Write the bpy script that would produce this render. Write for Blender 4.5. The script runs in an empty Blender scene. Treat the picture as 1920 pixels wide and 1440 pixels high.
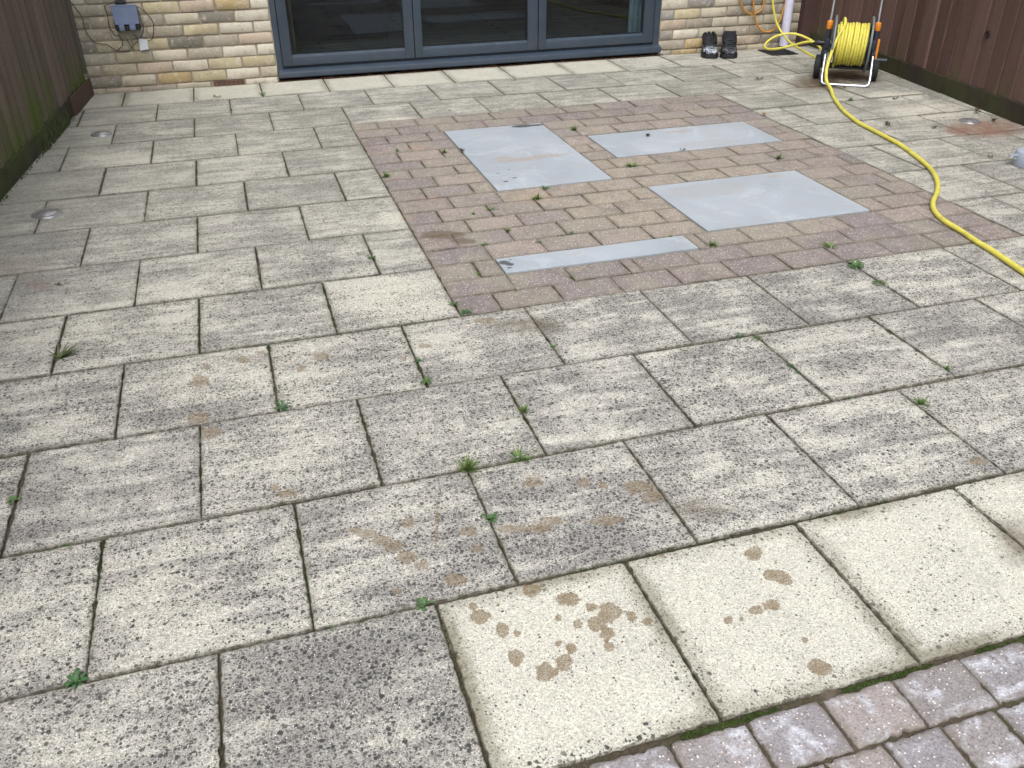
import bpy, bmesh, math, random
import numpy as np
from mathutils import Vector, Matrix, Euler
from math import sin, cos, pi, radians
random.seed(7); RNG = np.random.default_rng(11)
scene = bpy.context.scene
C = scene.collection

# ------------------------------------------------------------------ camera
F_PX, RX, RY, RZ, TX, TY, TZ = (1643.531722, 1.024825, 0.004471, -0.302398, 0.855553, -1.394193, 1.419530)
cam_d = bpy.data.cameras.new('camera'); cam = bpy.data.objects.new('camera', cam_d); C.objects.link(cam)
cam_d.sensor_width = 36; cam_d.sensor_fit = 'HORIZONTAL'; cam_d.lens = F_PX / 1920 * 36
cam_d.clip_start = 0.05; cam_d.clip_end = 500
cam.location = (TX, TY, TZ); cam.rotation_euler = (RX, RY, RZ)
scene.camera = cam

# ------------------------------------------------------------------ light
SUN_EL, SUN_AZ = radians(58), radians(205)      # soft overcast light, high, from behind the camera's left
w_ = bpy.data.worlds.new('World'); scene.world = w_; w_.use_nodes = True
wn = w_.node_tree; wn.nodes.clear()
sky = wn.nodes.new('ShaderNodeTexSky'); sky.sky_type = 'NISHITA'; sky.sun_disc = False
sky.sun_elevation = SUN_EL; sky.sun_rotation = SUN_AZ; sky.air_density = 1.0; sky.dust_density = 4.0; sky.ozone_density = 1.0
hs = wn.nodes.new('ShaderNodeHueSaturation'); hs.inputs['Saturation'].default_value = 0.45
bg = wn.nodes.new('ShaderNodeBackground'); bg.inputs['Strength'].default_value = 0.15
wo = wn.nodes.new('ShaderNodeOutputWorld')
wn.links.new(sky.outputs[0], hs.inputs['Color']); wn.links.new(hs.outputs[0], bg.inputs['Color']); wn.links.new(bg.outputs[0], wo.inputs[0])
sl = bpy.data.lights.new('sun', 'SUN'); sl.energy = 1.1; sl.angle = radians(40); sl.color = (1.0, 0.98, 0.955)
so = bpy.data.objects.new('sun', sl); C.objects.link(so)
so.rotation_euler = Vector((sin(SUN_AZ) * cos(SUN_EL), cos(SUN_AZ) * cos(SUN_EL), sin(SUN_EL))).to_track_quat('Z', 'Y').to_euler()
scene.view_settings.view_transform = 'Standard'; scene.view_settings.look = 'None'
scene.view_settings.exposure = 0.62; scene.view_settings.gamma = 1.0; scene.view_settings.use_curve_mapping = False
scene.render.engine = 'CYCLES'

# ------------------------------------------------------------------ measured ground coordinates (metres)
MUD=[(1.3237, -0.0254, 0.0183, -0.0058, 0.0069, 0.0206), (1.1838, -0.0325, 0.009, -0.0028, 0.0029, 0.0108), (1.1869, -0.0698, 0.0221, -0.007, 0.0054, 0.0194), (1.2253, -0.1188, 0.013, -0.0041, 0.0061, 0.0201), (1.2521, -0.1398, 0.0086, -0.0027, 0.0027, 0.0085), (1.2308, -0.1996, 0.0147, -0.0046, 0.0059, 0.0187), (1.2756, -0.2513, 0.0206, -0.0065, 0.008, 0.023), (1.3198, -0.2438, 0.0177, -0.0056, 0.0076, 0.0207), (1.3493, -0.2119, 0.0138, -0.0044, 0.0056, 0.0148), (1.3273, -0.1913, 0.0075, -0.0024, 0.003, 0.0082), (1.39, -0.0775, 0.0271, -0.0086, 0.0063, 0.0168), (1.4295, -0.1154, 0.0134, -0.0042, 0.0053, 0.0133), (1.4614, -0.142, 0.0244, -0.0077, 0.011, 0.0262), (1.4242, -0.1659, 0.0197, -0.0062, 0.0086, 0.0212), (1.4334, -0.1941, 0.0173, -0.0055, 0.0069, 0.0166), (1.4214, -0.2317, 0.0127, -0.004, 0.005, 0.012), (1.3838, -0.1531, 0.0109, -0.0035, 0.0049, 0.0128), (1.3507, -0.1233, 0.0088, -0.0028, 0.0042, 0.0116), (1.5011, -0.1693, 0.0132, -0.0042, 0.0063, 0.0142), (1.5311, -0.1918, 0.012, -0.0038, 0.0058, 0.0126), (1.5093, -0.2519, 0.0053, -0.0017, 0.0031, 0.0066), (1.3688, -0.3495, 0.006, -0.0019, 0.0029, 0.0071), (1.2363, -0.0458, 0.0056, -0.0018, 0.0023, 0.0077), (1.859, -0.0721, 0.0192, -0.0061, 0.0134, 0.0228), (1.8705, -0.1507, 0.0256, -0.0081, 0.0113, 0.0182), (1.8841, -0.1712, 0.0139, -0.0044, 0.0113, 0.0179), (1.811, -0.2295, 0.0201, -0.0064, 0.0103, 0.0168), (1.7703, -0.2333, 0.0133, -0.0042, 0.0066, 0.0111), (1.6968, -0.241, 0.0099, -0.0031, 0.0061, 0.0109), (1.7265, -0.2456, 0.0055, -0.0017, 0.0039, 0.0068), (1.8218, -0.3387, 0.0085, -0.0027, 0.005, 0.0076), (1.8119, -0.4109, 0.0227, -0.0072, 0.0119, 0.0177), (1.6499, -0.0096, 0.0072, -0.0023, 0.0048, 0.01), (1.8945, -0.112, 0.0059, -0.0019, 0.0049, 0.0079), (0.973, 0.2993, 0.02, -0.0063, 0.0018, 0.0119), (1.0017, 0.2737, 0.0248, -0.0079, 0.0026, 0.0156), (1.0286, 0.2408, 0.027, -0.0086, 0.003, 0.0171), (1.0496, 0.2142, 0.0244, -0.0077, 0.0039, 0.0206), (1.0779, 0.1623, 0.024, -0.0076, 0.004, 0.0198), (1.1021, 0.1263, 0.0178, -0.0056, 0.0034, 0.0158), (1.164, 0.0571, 0.0255, -0.0081, 0.0054, 0.0216), (1.2391, 0.2065, 0.0224, -0.0071, 0.0046, 0.0171), (1.241, 0.1396, 0.0121, -0.0038, 0.0035, 0.0126), (1.1769, 0.2831, 0.0051, -0.0016, 0.0112, 0.0481), (1.1563, 0.2063, 0.0049, -0.0016, 0.0079, 0.0339), (1.103, 0.2852, 0.0151, -0.0048, 0.0041, 0.0199), (1.3425, 0.1881, 0.0324, -0.0103, 0.0047, 0.0152), (1.4513, 0.3481, 0.0241, -0.0077, 0.008, 0.0239), (1.5768, 0.3033, 0.0147, -0.0047, 0.0066, 0.017), (1.6192, 0.2779, 0.0133, -0.0042, 0.006, 0.0147), (1.7059, 0.2409, 0.0371, -0.0118, 0.0112, 0.0247), (1.7225, 0.1984, 0.0287, -0.0091, 0.0112, 0.0239), (1.4462, 0.1868, 0.0315, -0.01, 0.0054, 0.0153), (1.4049, 0.1683, 0.0312, -0.0099, 0.0051, 0.015), (1.5786, 0.1447, 0.0378, -0.012, 0.0079, 0.0188), (0.7984, 0.5274, 0.016, -0.0051, 0.0012, 0.0161), (0.8266, 0.4904, 0.0237, -0.0075, 0.0016, 0.018), (0.6158, 1.1526, 0.0288, -0.0092, 0.0003, 0.0442), (0.6068, 0.9386, 0.03, -0.0096, 0.0002, 0.0387), (0.6458, 0.8419, 0.0248, -0.0079, 0.0005, 0.0309), (0.6378, 1.2401, 0.0148, -0.0047, 0.0002, 0.0179), (0.7554, 1.2535, 0.0234, -0.0075, 0.001, 0.0219), (0.8087, 1.2891, 0.0136, -0.0043, 0.0009, 0.015), (1.0003, 1.2011, 0.0269, -0.0086, 0.0035, 0.029), (0.928, 1.1363, 0.0147, -0.0047, 0.0021, 0.0208), (1.1644, 1.1561, 0.0101, -0.0032, 0.0024, 0.0143), (1.1877, 1.1373, 0.0067, -0.0021, 0.0025, 0.0142), (1.2552, 1.1007, 0.01, -0.0032, 0.0028, 0.014), (1.3425, 1.1642, 0.0239, -0.0077, 0.0041, 0.0183), (1.5854, 1.2841, 0.0396, -0.0127, 0.0068, 0.0239), (2.6265, 0.0679, 0.0192, -0.0061, 0.0142, 0.0159), (1.033, 0.0615, 0.0114, -0.0036, 0.0016, 0.0082)]
DARK=[(1.8123, 0.1138, 0.0588, -0.0187, 0.0158, 0.0302, 0.45), (1.6304, 2.1208, 0.0881, -0.0286, 0.0116, 0.0483, 0.9), (1.7, 2.0215, 0.052, -0.0168, 0.0076, 0.029, 0.9), (4.8977, 4.1112, 0.179, -0.0599, 0.1184, 0.174, 0.9), (5.2176, 4.2804, 0.1851, -0.0621, 0.1537, 0.2158, 0.9), (1.5347, 0.1065, 0.1483, -0.0471, 0.0221, 0.0545, 0.35), (0.8352, -0.1566, 0.1416, -0.0448, 0.014, 0.1187, 0.3), (1.7077, 1.2018, 0.1067, -0.0343, 0.0151, 0.0462, 0.5), (0.5007, 1.0118, 0.2277, -0.0727, -0.0018, 0.0618, 0.3), (1.9227, 0.2052, 0.0803, -0.0256, 0.0225, 0.041, 0.25), (1.2376, 0.2008, 0.3712, -0.1179, 0.0202, 0.0757, 0.12), (2.2105, -0.2801, 0.046, -0.0146, 0.1065, 0.1274, 0.25), (2.4875, -0.2165, 0.0366, -0.0116, 0.0587, 0.0619, 0.4), (1.4331, -0.2606, 0.0105, -0.0033, 0.0335, 0.0778, 0.3)]
PALE=[(5.1555, 3.605, 0.1419, -0.0473, 0.0888, 0.1133, 1), (5.1433, 3.2044, 0.2392, -0.0794, 0.1395, 0.1661, 1), (5.3923, 3.1359, 0.1277, -0.0424, 0.0785, 0.0875, 0.9), (0.2597, 3.7037, 0.1934, -0.0634, -0.0075, 0.1339, 0.7), (0.5536, 1.7988, 0.2278, -0.0734, -0.0019, 0.1927, 0.25), (0.5237, 0.2021, 0.1137, -0.036, -0.003, 0.1042, 0.35), (1.316, 1.5772, 0.1711, -0.0551, 0.0305, 0.1598, 0.8), (1.4712, 2.3907, 0.0508, -0.0165, 0.0115, 0.0605, 1), (1.7912, 4.0685, 0.1258, -0.0416, 0.0191, 0.1001, 0.6), (0.3288, 3.3929, 0.0788, -0.0258, -0.0052, 0.1113, 0.3), (1.387, 1.1815, 0.1551, -0.0498, 0.0173, 0.0741, 0.3), (3.7044, 2.2884, 0.2309, -0.0756, 0.1018, 0.1474, 0.3), (3.8152, 2.8532, 0.2277, -0.075, 0.0819, 0.1288, 0.3), (0.219, 1.6381, 0.2131, -0.0685, -0.0252, 0.2597, 0.2), (0.7543, 1.1601, 0.2598, -0.0832, 0.0083, 0.1734, 0.3)]
RUST=[(4.9359, 2.7989, 0.0654, -0.0216, 0.0578, 0.0667, 0.9), (5.1103, 2.7783, 0.1792, -0.0592, 0.121, 0.1337, 0.7), (5.2354, 2.7869, 0.1023, -0.0338, 0.1252, 0.1349, 0.6), (0.0324, 2.0904, 0.0432, -0.0139, -0.0048, 0.0373, 0.28), (-0.0957, 2.3184, 0.1233, -0.0399, -0.0142, 0.0938, 0.2), (1.807, 3.4369, 0.0456, -0.015, 0.0109, 0.051, 0.8), (1.7497, 2.9738, 0.0262, -0.0086, 0.0058, 0.0258, 0.0), (2.1568, 2.4543, 0.0973, -0.0317, 0.0241, 0.072, 0.5), (1.7025, 2.5865, 0.0389, -0.0127, 0.0068, 0.0296, 0.5), (1.5377, 2.3548, 0.0322, -0.0105, 0.0041, 0.0199, 0.5)]
WEEDS=[(0.176, 1.447, 0.123, 'spider', 'sprawling tuft of long dark thin grass blades on the left slabs'), (0.154, 0.675, 0.044, 'leaf', 'small broad-leaved weed at the left edge of the picture'), (0.302, 0.454, 0.019, 'leaf', 'tiny green seedling in the joint just right of the left edge weed'), (0.37, 0.004, 0.052, 'leaf', 'long-leaved weed in the joint at the bottom left corner'), (0.851, 0.912, 0.053, 'leaf', 'bright leafy weed in a joint just above a dark slab corner, left of centre'), (1.294, 1.96, 0.045, 'leaf', 'leafy weed halfway down a short slab joint left of the block panel'), (1.294, 0.932, 0.044, 'leaf', 'green weed at the foot of a slab joint below the block panel'), (1.296, 1.073, 0.028, 'leaf', 'small weed in the slab joint just above a brighter weed, below the block panel'), (1.3, 0.452, 0.066, 'grass', 'biggest spiky grass tuft where three near slabs meet'), (1.444, 0.463, 0.059, 'grass', 'flat wide grass tuft just right of the biggest spiky tuft'), (1.302, 0.237, 0.046, 'leaf', 'toothed-leaf weed in the slab joint above the mud-spotted pale slab'), (1.531, 0.676, 0.041, 'grass', 'faint grass tuft halfway down a slab joint in the centre'), (1.75, 1.026, 0.027, 'leaf', 'small weed low in the slab joint under the bottom row of blocks'), (1.534, 1.363, 0.05, 'leaf', 'leafy weed at the bottom left corner of the block panel'), (1.508, 1.44, 0.043, 'leaf', 'flat weed just above the one at the block panel corner'), (1.08, -0.001, 0.049, 'leaf', 'trailing weed at the top left corner of the mud-spotted pale slab'), (0.882, -0.007, 0.017, 'leaf', 'tiny weed on the joint left of the mud-spotted pale slab'), (2.38, 0.907, 0.045, 'clover', 'left of two dark green clover clumps on the slab joint'), (2.426, 0.868, 0.045, 'clover', 'right of two dark green clover clumps on the slab joint'), (2.429, 0.67, 0.032, 'clover', 'clover sprig in the diagonal joint below the two clumps'), (2.431, 0.627, 0.029, 'clover', 'lower clover sprig beside a similar one in the diagonal joint'), (2.895, 0.502, 0.032, 'grass', 'little grass tuft in a slab joint near the right edge'), (2.674, 0.354, 0.046, 'grass', 'upright pale grass tuft in a slab joint at the right'), (3.105, 1.119, 0.058, 'clover', 'dark clover clump in the joint near the yellow hose'), (3.112, 1.282, 0.078, 'leaf', 'blue-green spreading weed where the blocks meet the slabs, right side'), (2.5, 0.451, 0.017, 'leaf', 'tiny seedling on the long joint right of centre'), (3.139, 1.481, 0.081, 'grass', 'low wide grass tuft between purple blocks below the wide grey sheet'), (2.678, 1.649, 0.06, 'grass', 'grass tuft at the right end of the narrow grey strip'), (1.997, 1.906, 0.05, 'clover', 'green clump on the blocks above the narrow grey strip'), (1.917, 2.355, 0.061, 'grass', 'upright grass tuft on the blocks below the tall grey sheet'), (1.823, 2.319, 0.037, 'grass', 'small sprout beside a curled twig on the blocks'), (1.914, 2.075, 0.043, 'grass', 'thin grass sprout between blocks left of the green clump'), (1.771, 1.955, 0.043, 'leaf', 'flat green weed above the left end of the narrow grey strip'), (2.169, 1.966, 0.033, 'leaf', 'small weed above the middle of the narrow grey strip'), (2.164, 2.42, 0.073, 'grass', 'tall grass tuft just under the tall grey sheet'), (2.251, 2.554, 0.059, 'leaf', 'small broad-leaved weed touching the bottom edge of the tall grey sheet'), (1.537, 2.98, 0.068, 'grass', 'grass tuft on the left edge of the block panel'), (1.922, 3.302, 0.052, 'grass', 'brownish sprout beside the left edge of the tall grey sheet'), (1.679, 3.403, 0.046, 'grass', 'sprout between blocks left of the tall grey sheet'), (2.763, 3.504, 0.066, 'grass', 'wispy tuft between the two upper grey sheets'), (2.807, 2.759, 0.082, 'grass', 'flat wispy tuft under the upper right grey sheet'), (3.61, 2.634, 0.062, 'grass', 'grey-green tuft right of the upper right grey sheet'), (3.853, 2.626, 0.048, 'grass', 'yellowish sprout near the right border of the block panel'), (2.826, 4.877, 0.045, 'clover', 'tiny clump on the pale slabs below the doors'), (1.052, 5.005, 0.056, 'leaf', 'small weed on the pale slab row left of the doors'), (2.557, 1.794, 0.031, 'grass', 'small sprout on the top edge of the narrow grey strip'), (1.666, 1.662, 0.038, 'grass', 'sprout in the block joint left of the narrow grey strip'), (1.763, 1.482, 0.024, 'clover', 'small moss cushion at a block joint on the lower rows'), (2.245, 1.496, 0.021, 'clover', 'moss cushion by the tiny cut block under the narrow strip'), (2.005, 1.531, 0.029, 'grass', 'sprout in the joint under the narrow grey strip'), (3.274, 0.894, 0.022, 'grass', 'tiny tuft on the slab joint under the yellow hose'), (4.753, 3.599, 0.047, 'grass', 'dark tuft on the slab joint just in front of the hose reel'), (2.165, 4.178, 0.036, 'leaf', 'little sprout on the joint at the top edge of the block panel'), (2.32, 1.035, 0.019, 'clover', 'tiny moss cushion on the slab joint left of the two clumps')]
LEAVES=[(4.586, 3.014, 0.051, 'curled dark dead leaf on the grey slabs beside the hose'), (5.051, 3.53, 0.04, 'small dark dead leaf beside the pale patch'), (4.508, 4.332, 0.046, 'dark twiggy leaf scrap on slabs between the shoes and the reel'), (4.007, 3.442, 0.047, 'flat brown leaf on the right border of the block panel'), (5.312, 3.092, 0.067, 'dark leaf scrap near the right fence'), (4.809, 2.865, 0.036, 'small grey leaf scrap left of the rusty ring stain'), (5.25, 2.884, 0.054, 'dark red-brown leaf on the rusty stain'), (4.925, 3.911, 0.033, 'brown leaf scrap under the front bar of the reel'), (2.017, 3.282, 0.037, 'dark leaf lying on the left edge of the tall grey sheet'), (3.12, 3.242, 0.039, 'thin brown leaf on the upper right grey sheet'), (3.179, 2.911, 0.034, 'dark leaf crumb on the bottom edge of the upper right grey sheet'), (0.102, 2.063, 0.019, 'tiny leaf scrap on the left slabs'), (0.756, 5.007, 0.048, 'dark twig end on the pale slabs left of the doors'), (4.68, 2.283, 0.033, 'moss scrap on the joint beside the grey can'), (5.575, 3.019, 0.032, 'leaf crumb by the right fence base')]
HOSE=[(4.689, 3.706, 0.012), (4.604, 3.535, 0.012), (4.529, 3.372, 0.012), (4.473, 3.211, 0.012), (4.435, 3.08, 0.012), (4.416, 2.942, 0.012), (4.394, 2.777, 0.012), (4.362, 2.596, 0.012), (4.311, 2.423, 0.012), (4.256, 2.263, 0.012), (4.195, 2.134, 0.012), (4.109, 2.003, 0.012), (4.014, 1.893, 0.012), (3.914, 1.798, 0.012), (3.845, 1.715, 0.012), (3.799, 1.628, 0.012), (3.775, 1.546, 0.012), (3.763, 1.449, 0.012), (3.74, 1.329, 0.012), (3.727, 1.224, 0.012), (3.699, 1.08, 0.012), (3.679, 0.979, 0.012), (3.64, 0.788, 0.012)]
SUPPLY=[(5.147, 5.37, 0.612), (5.186, 5.36, 0.374), (5.206, 5.34, 0.275), (5.232, 5.32, 0.195), (5.256, 5.25, 0.126), (5.204, 5.05, 0.096), (5.106, 4.75, 0.101), (5.044, 4.5, 0.102), (5.037, 4.38, 0.098), (5.069, 4.4, 0.123), (5.08, 4.5, 0.172), (5.087, 4.62, 0.193), (5.042, 4.7, 0.217), (4.98, 4.75, 0.224), (4.886, 4.78, 0.205), (4.795, 4.75, 0.173), (4.737, 4.68, 0.158), (4.716, 4.6, 0.154), (4.741, 4.5, 0.173), (4.804, 4.4, 0.212), (4.835, 4.32, 0.242), (4.861, 4.27, 0.253)]
ORANGE1=[(4.868, 5.375, 0.505), (4.895, 5.375, 0.385), (4.928, 5.375, 0.324), (4.978, 5.375, 0.285), (5.03, 5.375, 0.27), (5.085, 5.375, 0.292), (5.113, 5.375, 0.335), (5.111, 5.375, 0.495)]
ORANGE2=[(4.985, 5.36, 0.502), (5.008, 5.36, 0.382), (5.029, 5.36, 0.281), (5.054, 5.36, 0.218), (5.097, 5.36, 0.162), (5.147, 5.36, 0.135), (5.197, 5.36, 0.132), (5.244, 5.36, 0.155), (5.279, 5.36, 0.215), (5.302, 5.36, 0.308), (5.312, 5.36, 0.369), (5.32, 5.36, 0.489)]
CABLES=[[(-0.063, 5.392, 0.655), (-0.063, 5.392, 0.602), (-0.015, 5.392, 0.5), (-0.01, 5.392, 0.408), (0.028, 5.392, 0.335), (0.099, 5.392, 0.317), (0.15, 5.392, 0.276), (0.191, 5.392, 0.303), (0.201, 5.392, 0.322), (0.197, 5.392, 0.346), (0.187, 5.392, 0.367), (0.161, 5.392, 0.376), (0.152, 5.392, 0.397), (0.14, 5.392, 0.431)], [(0.275, 5.37, 0.562), (0.333, 5.37, 0.55), (0.37, 5.392, 0.522), (0.403, 5.392, 0.482), (0.42, 5.392, 0.438), (0.415, 5.392, 0.402), (0.398, 5.392, 0.345), (0.379, 5.392, 0.328), (0.36, 5.392, 0.325)], [(0.345, 5.33, 0.549), (0.348, 5.35, 0.506), (0.35, 5.392, 0.441), (0.352, 5.392, 0.405), (0.334, 5.392, 0.367), (0.314, 5.392, 0.342), (0.25, 5.392, 0.29), (0.225, 5.392, 0.271), (0.157, 5.392, 0.267)], [(0.278, 5.392, 0.373), (0.306, 5.392, 0.342)], [(0.231, 5.392, 0.344), (0.25, 5.392, 0.288), (0.261, 5.392, 0.269)], [(0.21, 5.37, 0.578), (0.154, 5.392, 0.56), (0.139, 5.392, 0.551), (0.144, 5.392, 0.518), (0.139, 5.392, 0.416)]]
TAG=[(0.307, 5.385, 0.345), (0.358, 5.38, 0.337), (0.359, 5.375, 0.274), (0.303, 5.38, 0.267)]
REEL=(5.092576452522655, 4.1546115449295495, -0.5968649568988958)
TAIL=[(5.033, 4.195, 0.376), (4.934, 4.105, 0.356), (4.892, 4.085, 0.289), (4.87, 4.076, 0.225), (4.862, 4.069, 0.156), (4.867, 4.054, 0.086), (4.874, 4.025, 0.019)]
LAMPS=[(0.079, 4.293), (-0.047, 2.928), (5.118, 2.928)]
POLE=[(1.344, 5.5, 0.173), (1.338, 5.5, 0.526)]
# ------------------------------------------------------------------ helpers
def link(name, me, mat=None, parent=None):
    o = bpy.data.objects.new(name, me); C.objects.link(o)
    if mat is not None and len(me.materials) == 0: me.materials.append(mat)
    if parent is not None: o.parent = parent
    return o
def tag(o, label=None, cat=None, group=None, kind=None):
    if label: o['label'] = label
    if cat: o['category'] = cat
    if group: o['group'] = group
    if kind: o['kind'] = kind
    return o
def empty(name, loc=(0, 0, 0), rz=0, **k):
    o = bpy.data.objects.new(name, None); C.objects.link(o); o.location = loc; o.rotation_euler = (0, 0, rz); o.empty_display_size = .1
    return tag(o, **k)
class MB:
    """collects shapes into one mesh"""
    def __init__(s): s.v = []; s.f = []; s.m = None
    def add(s, vs, fs):
        b = len(s.v); s.v += [tuple(v) for v in vs]; s.f += [tuple(b + i for i in f) for f in fs]; return s
    def box(s, a, b, bev=0.0, M=None):
        x0, y0, z0 = a; x1, y1, z1 = b
        bm = bmesh.new(); bmesh.ops.create_cube(bm, size=1)
        for v in bm.verts: v.co = Vector(((x0 + x1) / 2 + v.co.x * (x1 - x0), (y0 + y1) / 2 + v.co.y * (y1 - y0), (z0 + z1) / 2 + v.co.z * (z1 - z0)))
        if bev > 0: bmesh.ops.bevel(bm, geom=bm.edges[:], offset=bev, segments=2, profile=.6, affect='EDGES', clamp_overlap=True)
        bm.verts.index_update(); vs = [(M @ v.co) if M else v.co.copy() for v in bm.verts]; fs = [[v.index for v in f.verts] for f in bm.faces]; bm.free()
        return s.add(vs, fs)
    def tube(s, pts, r, n=10, cap=True):
        pts = [Vector(p) for p in pts]; rs = r if isinstance(r, (list, tuple)) else [r] * len(pts)
        vs = []; up = Vector((0, 0, 1)); prev = None
        for i, p in enumerate(pts):
            t = (pts[min(i + 1, len(pts) - 1)] - pts[max(i - 1, 0)]).normalized()
            if prev is None:
                a = t.orthogonal().normalized()
            else:
                a = (prev - t * prev.dot(t)); a = a.normalized() if a.length > 1e-6 else t.orthogonal().normalized()
            prev = a; b = t.cross(a)
            for k in range(n):
                q = 2 * pi * k / n; vs.append(p + (a * cos(q) + b * sin(q)) * rs[i])
        fs = []
        for i in range(len(pts) - 1):
            for k in range(n):
                k2 = (k + 1) % n; fs.append((i * n + k, i * n + k2, (i + 1) * n + k2, (i + 1) * n + k))
        if cap: fs.append(tuple(range(n - 1, -1, -1))); fs.append(tuple((len(pts) - 1) * n + k for k in range(n)))
        return s.add(vs, fs)
    def lathe(s, prof, n=32, M=None):
        """prof: list of (r, z)"""
        vs = []; fs = []
        for r, z in prof:
            for k in range(n):
                q = 2 * pi * k / n; v = Vector((r * cos(q), r * sin(q), z)); vs.append(M @ v if M else v)
        for i in range(len(prof) - 1):
            for k in range(n):
                k2 = (k + 1) % n; fs.append((i * n + k, i * n + k2, (i + 1) * n + k2, (i + 1) * n + k))
        fs.append(tuple(range(n - 1, -1, -1))); fs.append(tuple((len(prof) - 1) * n + k for k in range(n)))
        return s.add(vs, fs)
    def build(s, name, mat, parent=None, smooth=False, attr=None):
        me = bpy.data.meshes.new(name); me.from_pydata(s.v, [], s.f); me.update()
        if smooth:
            me.polygons.foreach_set('use_smooth', [True] * len(me.polygons))
            try: me.set_sharp_from_angle(angle=radians(42))
            except Exception: pass
        o = link(name, me, mat, parent)
        return o
def smooth_path(P, sub=8):
    P = [Vector(p) for p in P]; out = []
    for i in range(len(P) - 1):
        p0 = P[max(i - 1, 0)]; p1 = P[i]; p2 = P[i + 1]; p3 = P[min(i + 2, len(P) - 1)]
        for k in range(sub):
            t = k / sub
            out.append(0.5 * ((2 * p1) + (p2 - p0) * t + (2 * p0 - 5 * p1 + 4 * p2 - p3) * t * t + (3 * p1 - p0 - 3 * p2 + p3) * t ** 3))
    out.append(P[-1]); return out
# vectorised value noise
_perm = RNG.random(65536)
def vnoise(x, y, seed=0):
    xi = np.floor(x).astype(np.int64); yi = np.floor(y).astype(np.int64); fx = x - xi; fy = y - yi
    fx = fx * fx * (3 - 2 * fx); fy = fy * fy * (3 - 2 * fy)
    h = lambda a, b: _perm[(a * 7919 + b * 104729 + seed * 5413) & 65535]
    return (h(xi, yi) * (1 - fx) + h(xi + 1, yi) * fx) * (1 - fy) + (h(xi, yi + 1) * (1 - fx) + h(xi + 1, yi + 1) * fx) * fy
def fnoise(x, y, sc, o=3, seed=0):
    r = 0; a = 1; t = 0
    for k in range(o): r = r + a * vnoise(x * sc + 17.3 * k, y * sc - 9.1 * k, seed + k); t += a; a *= .5; sc *= 2
    return r / t

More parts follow.
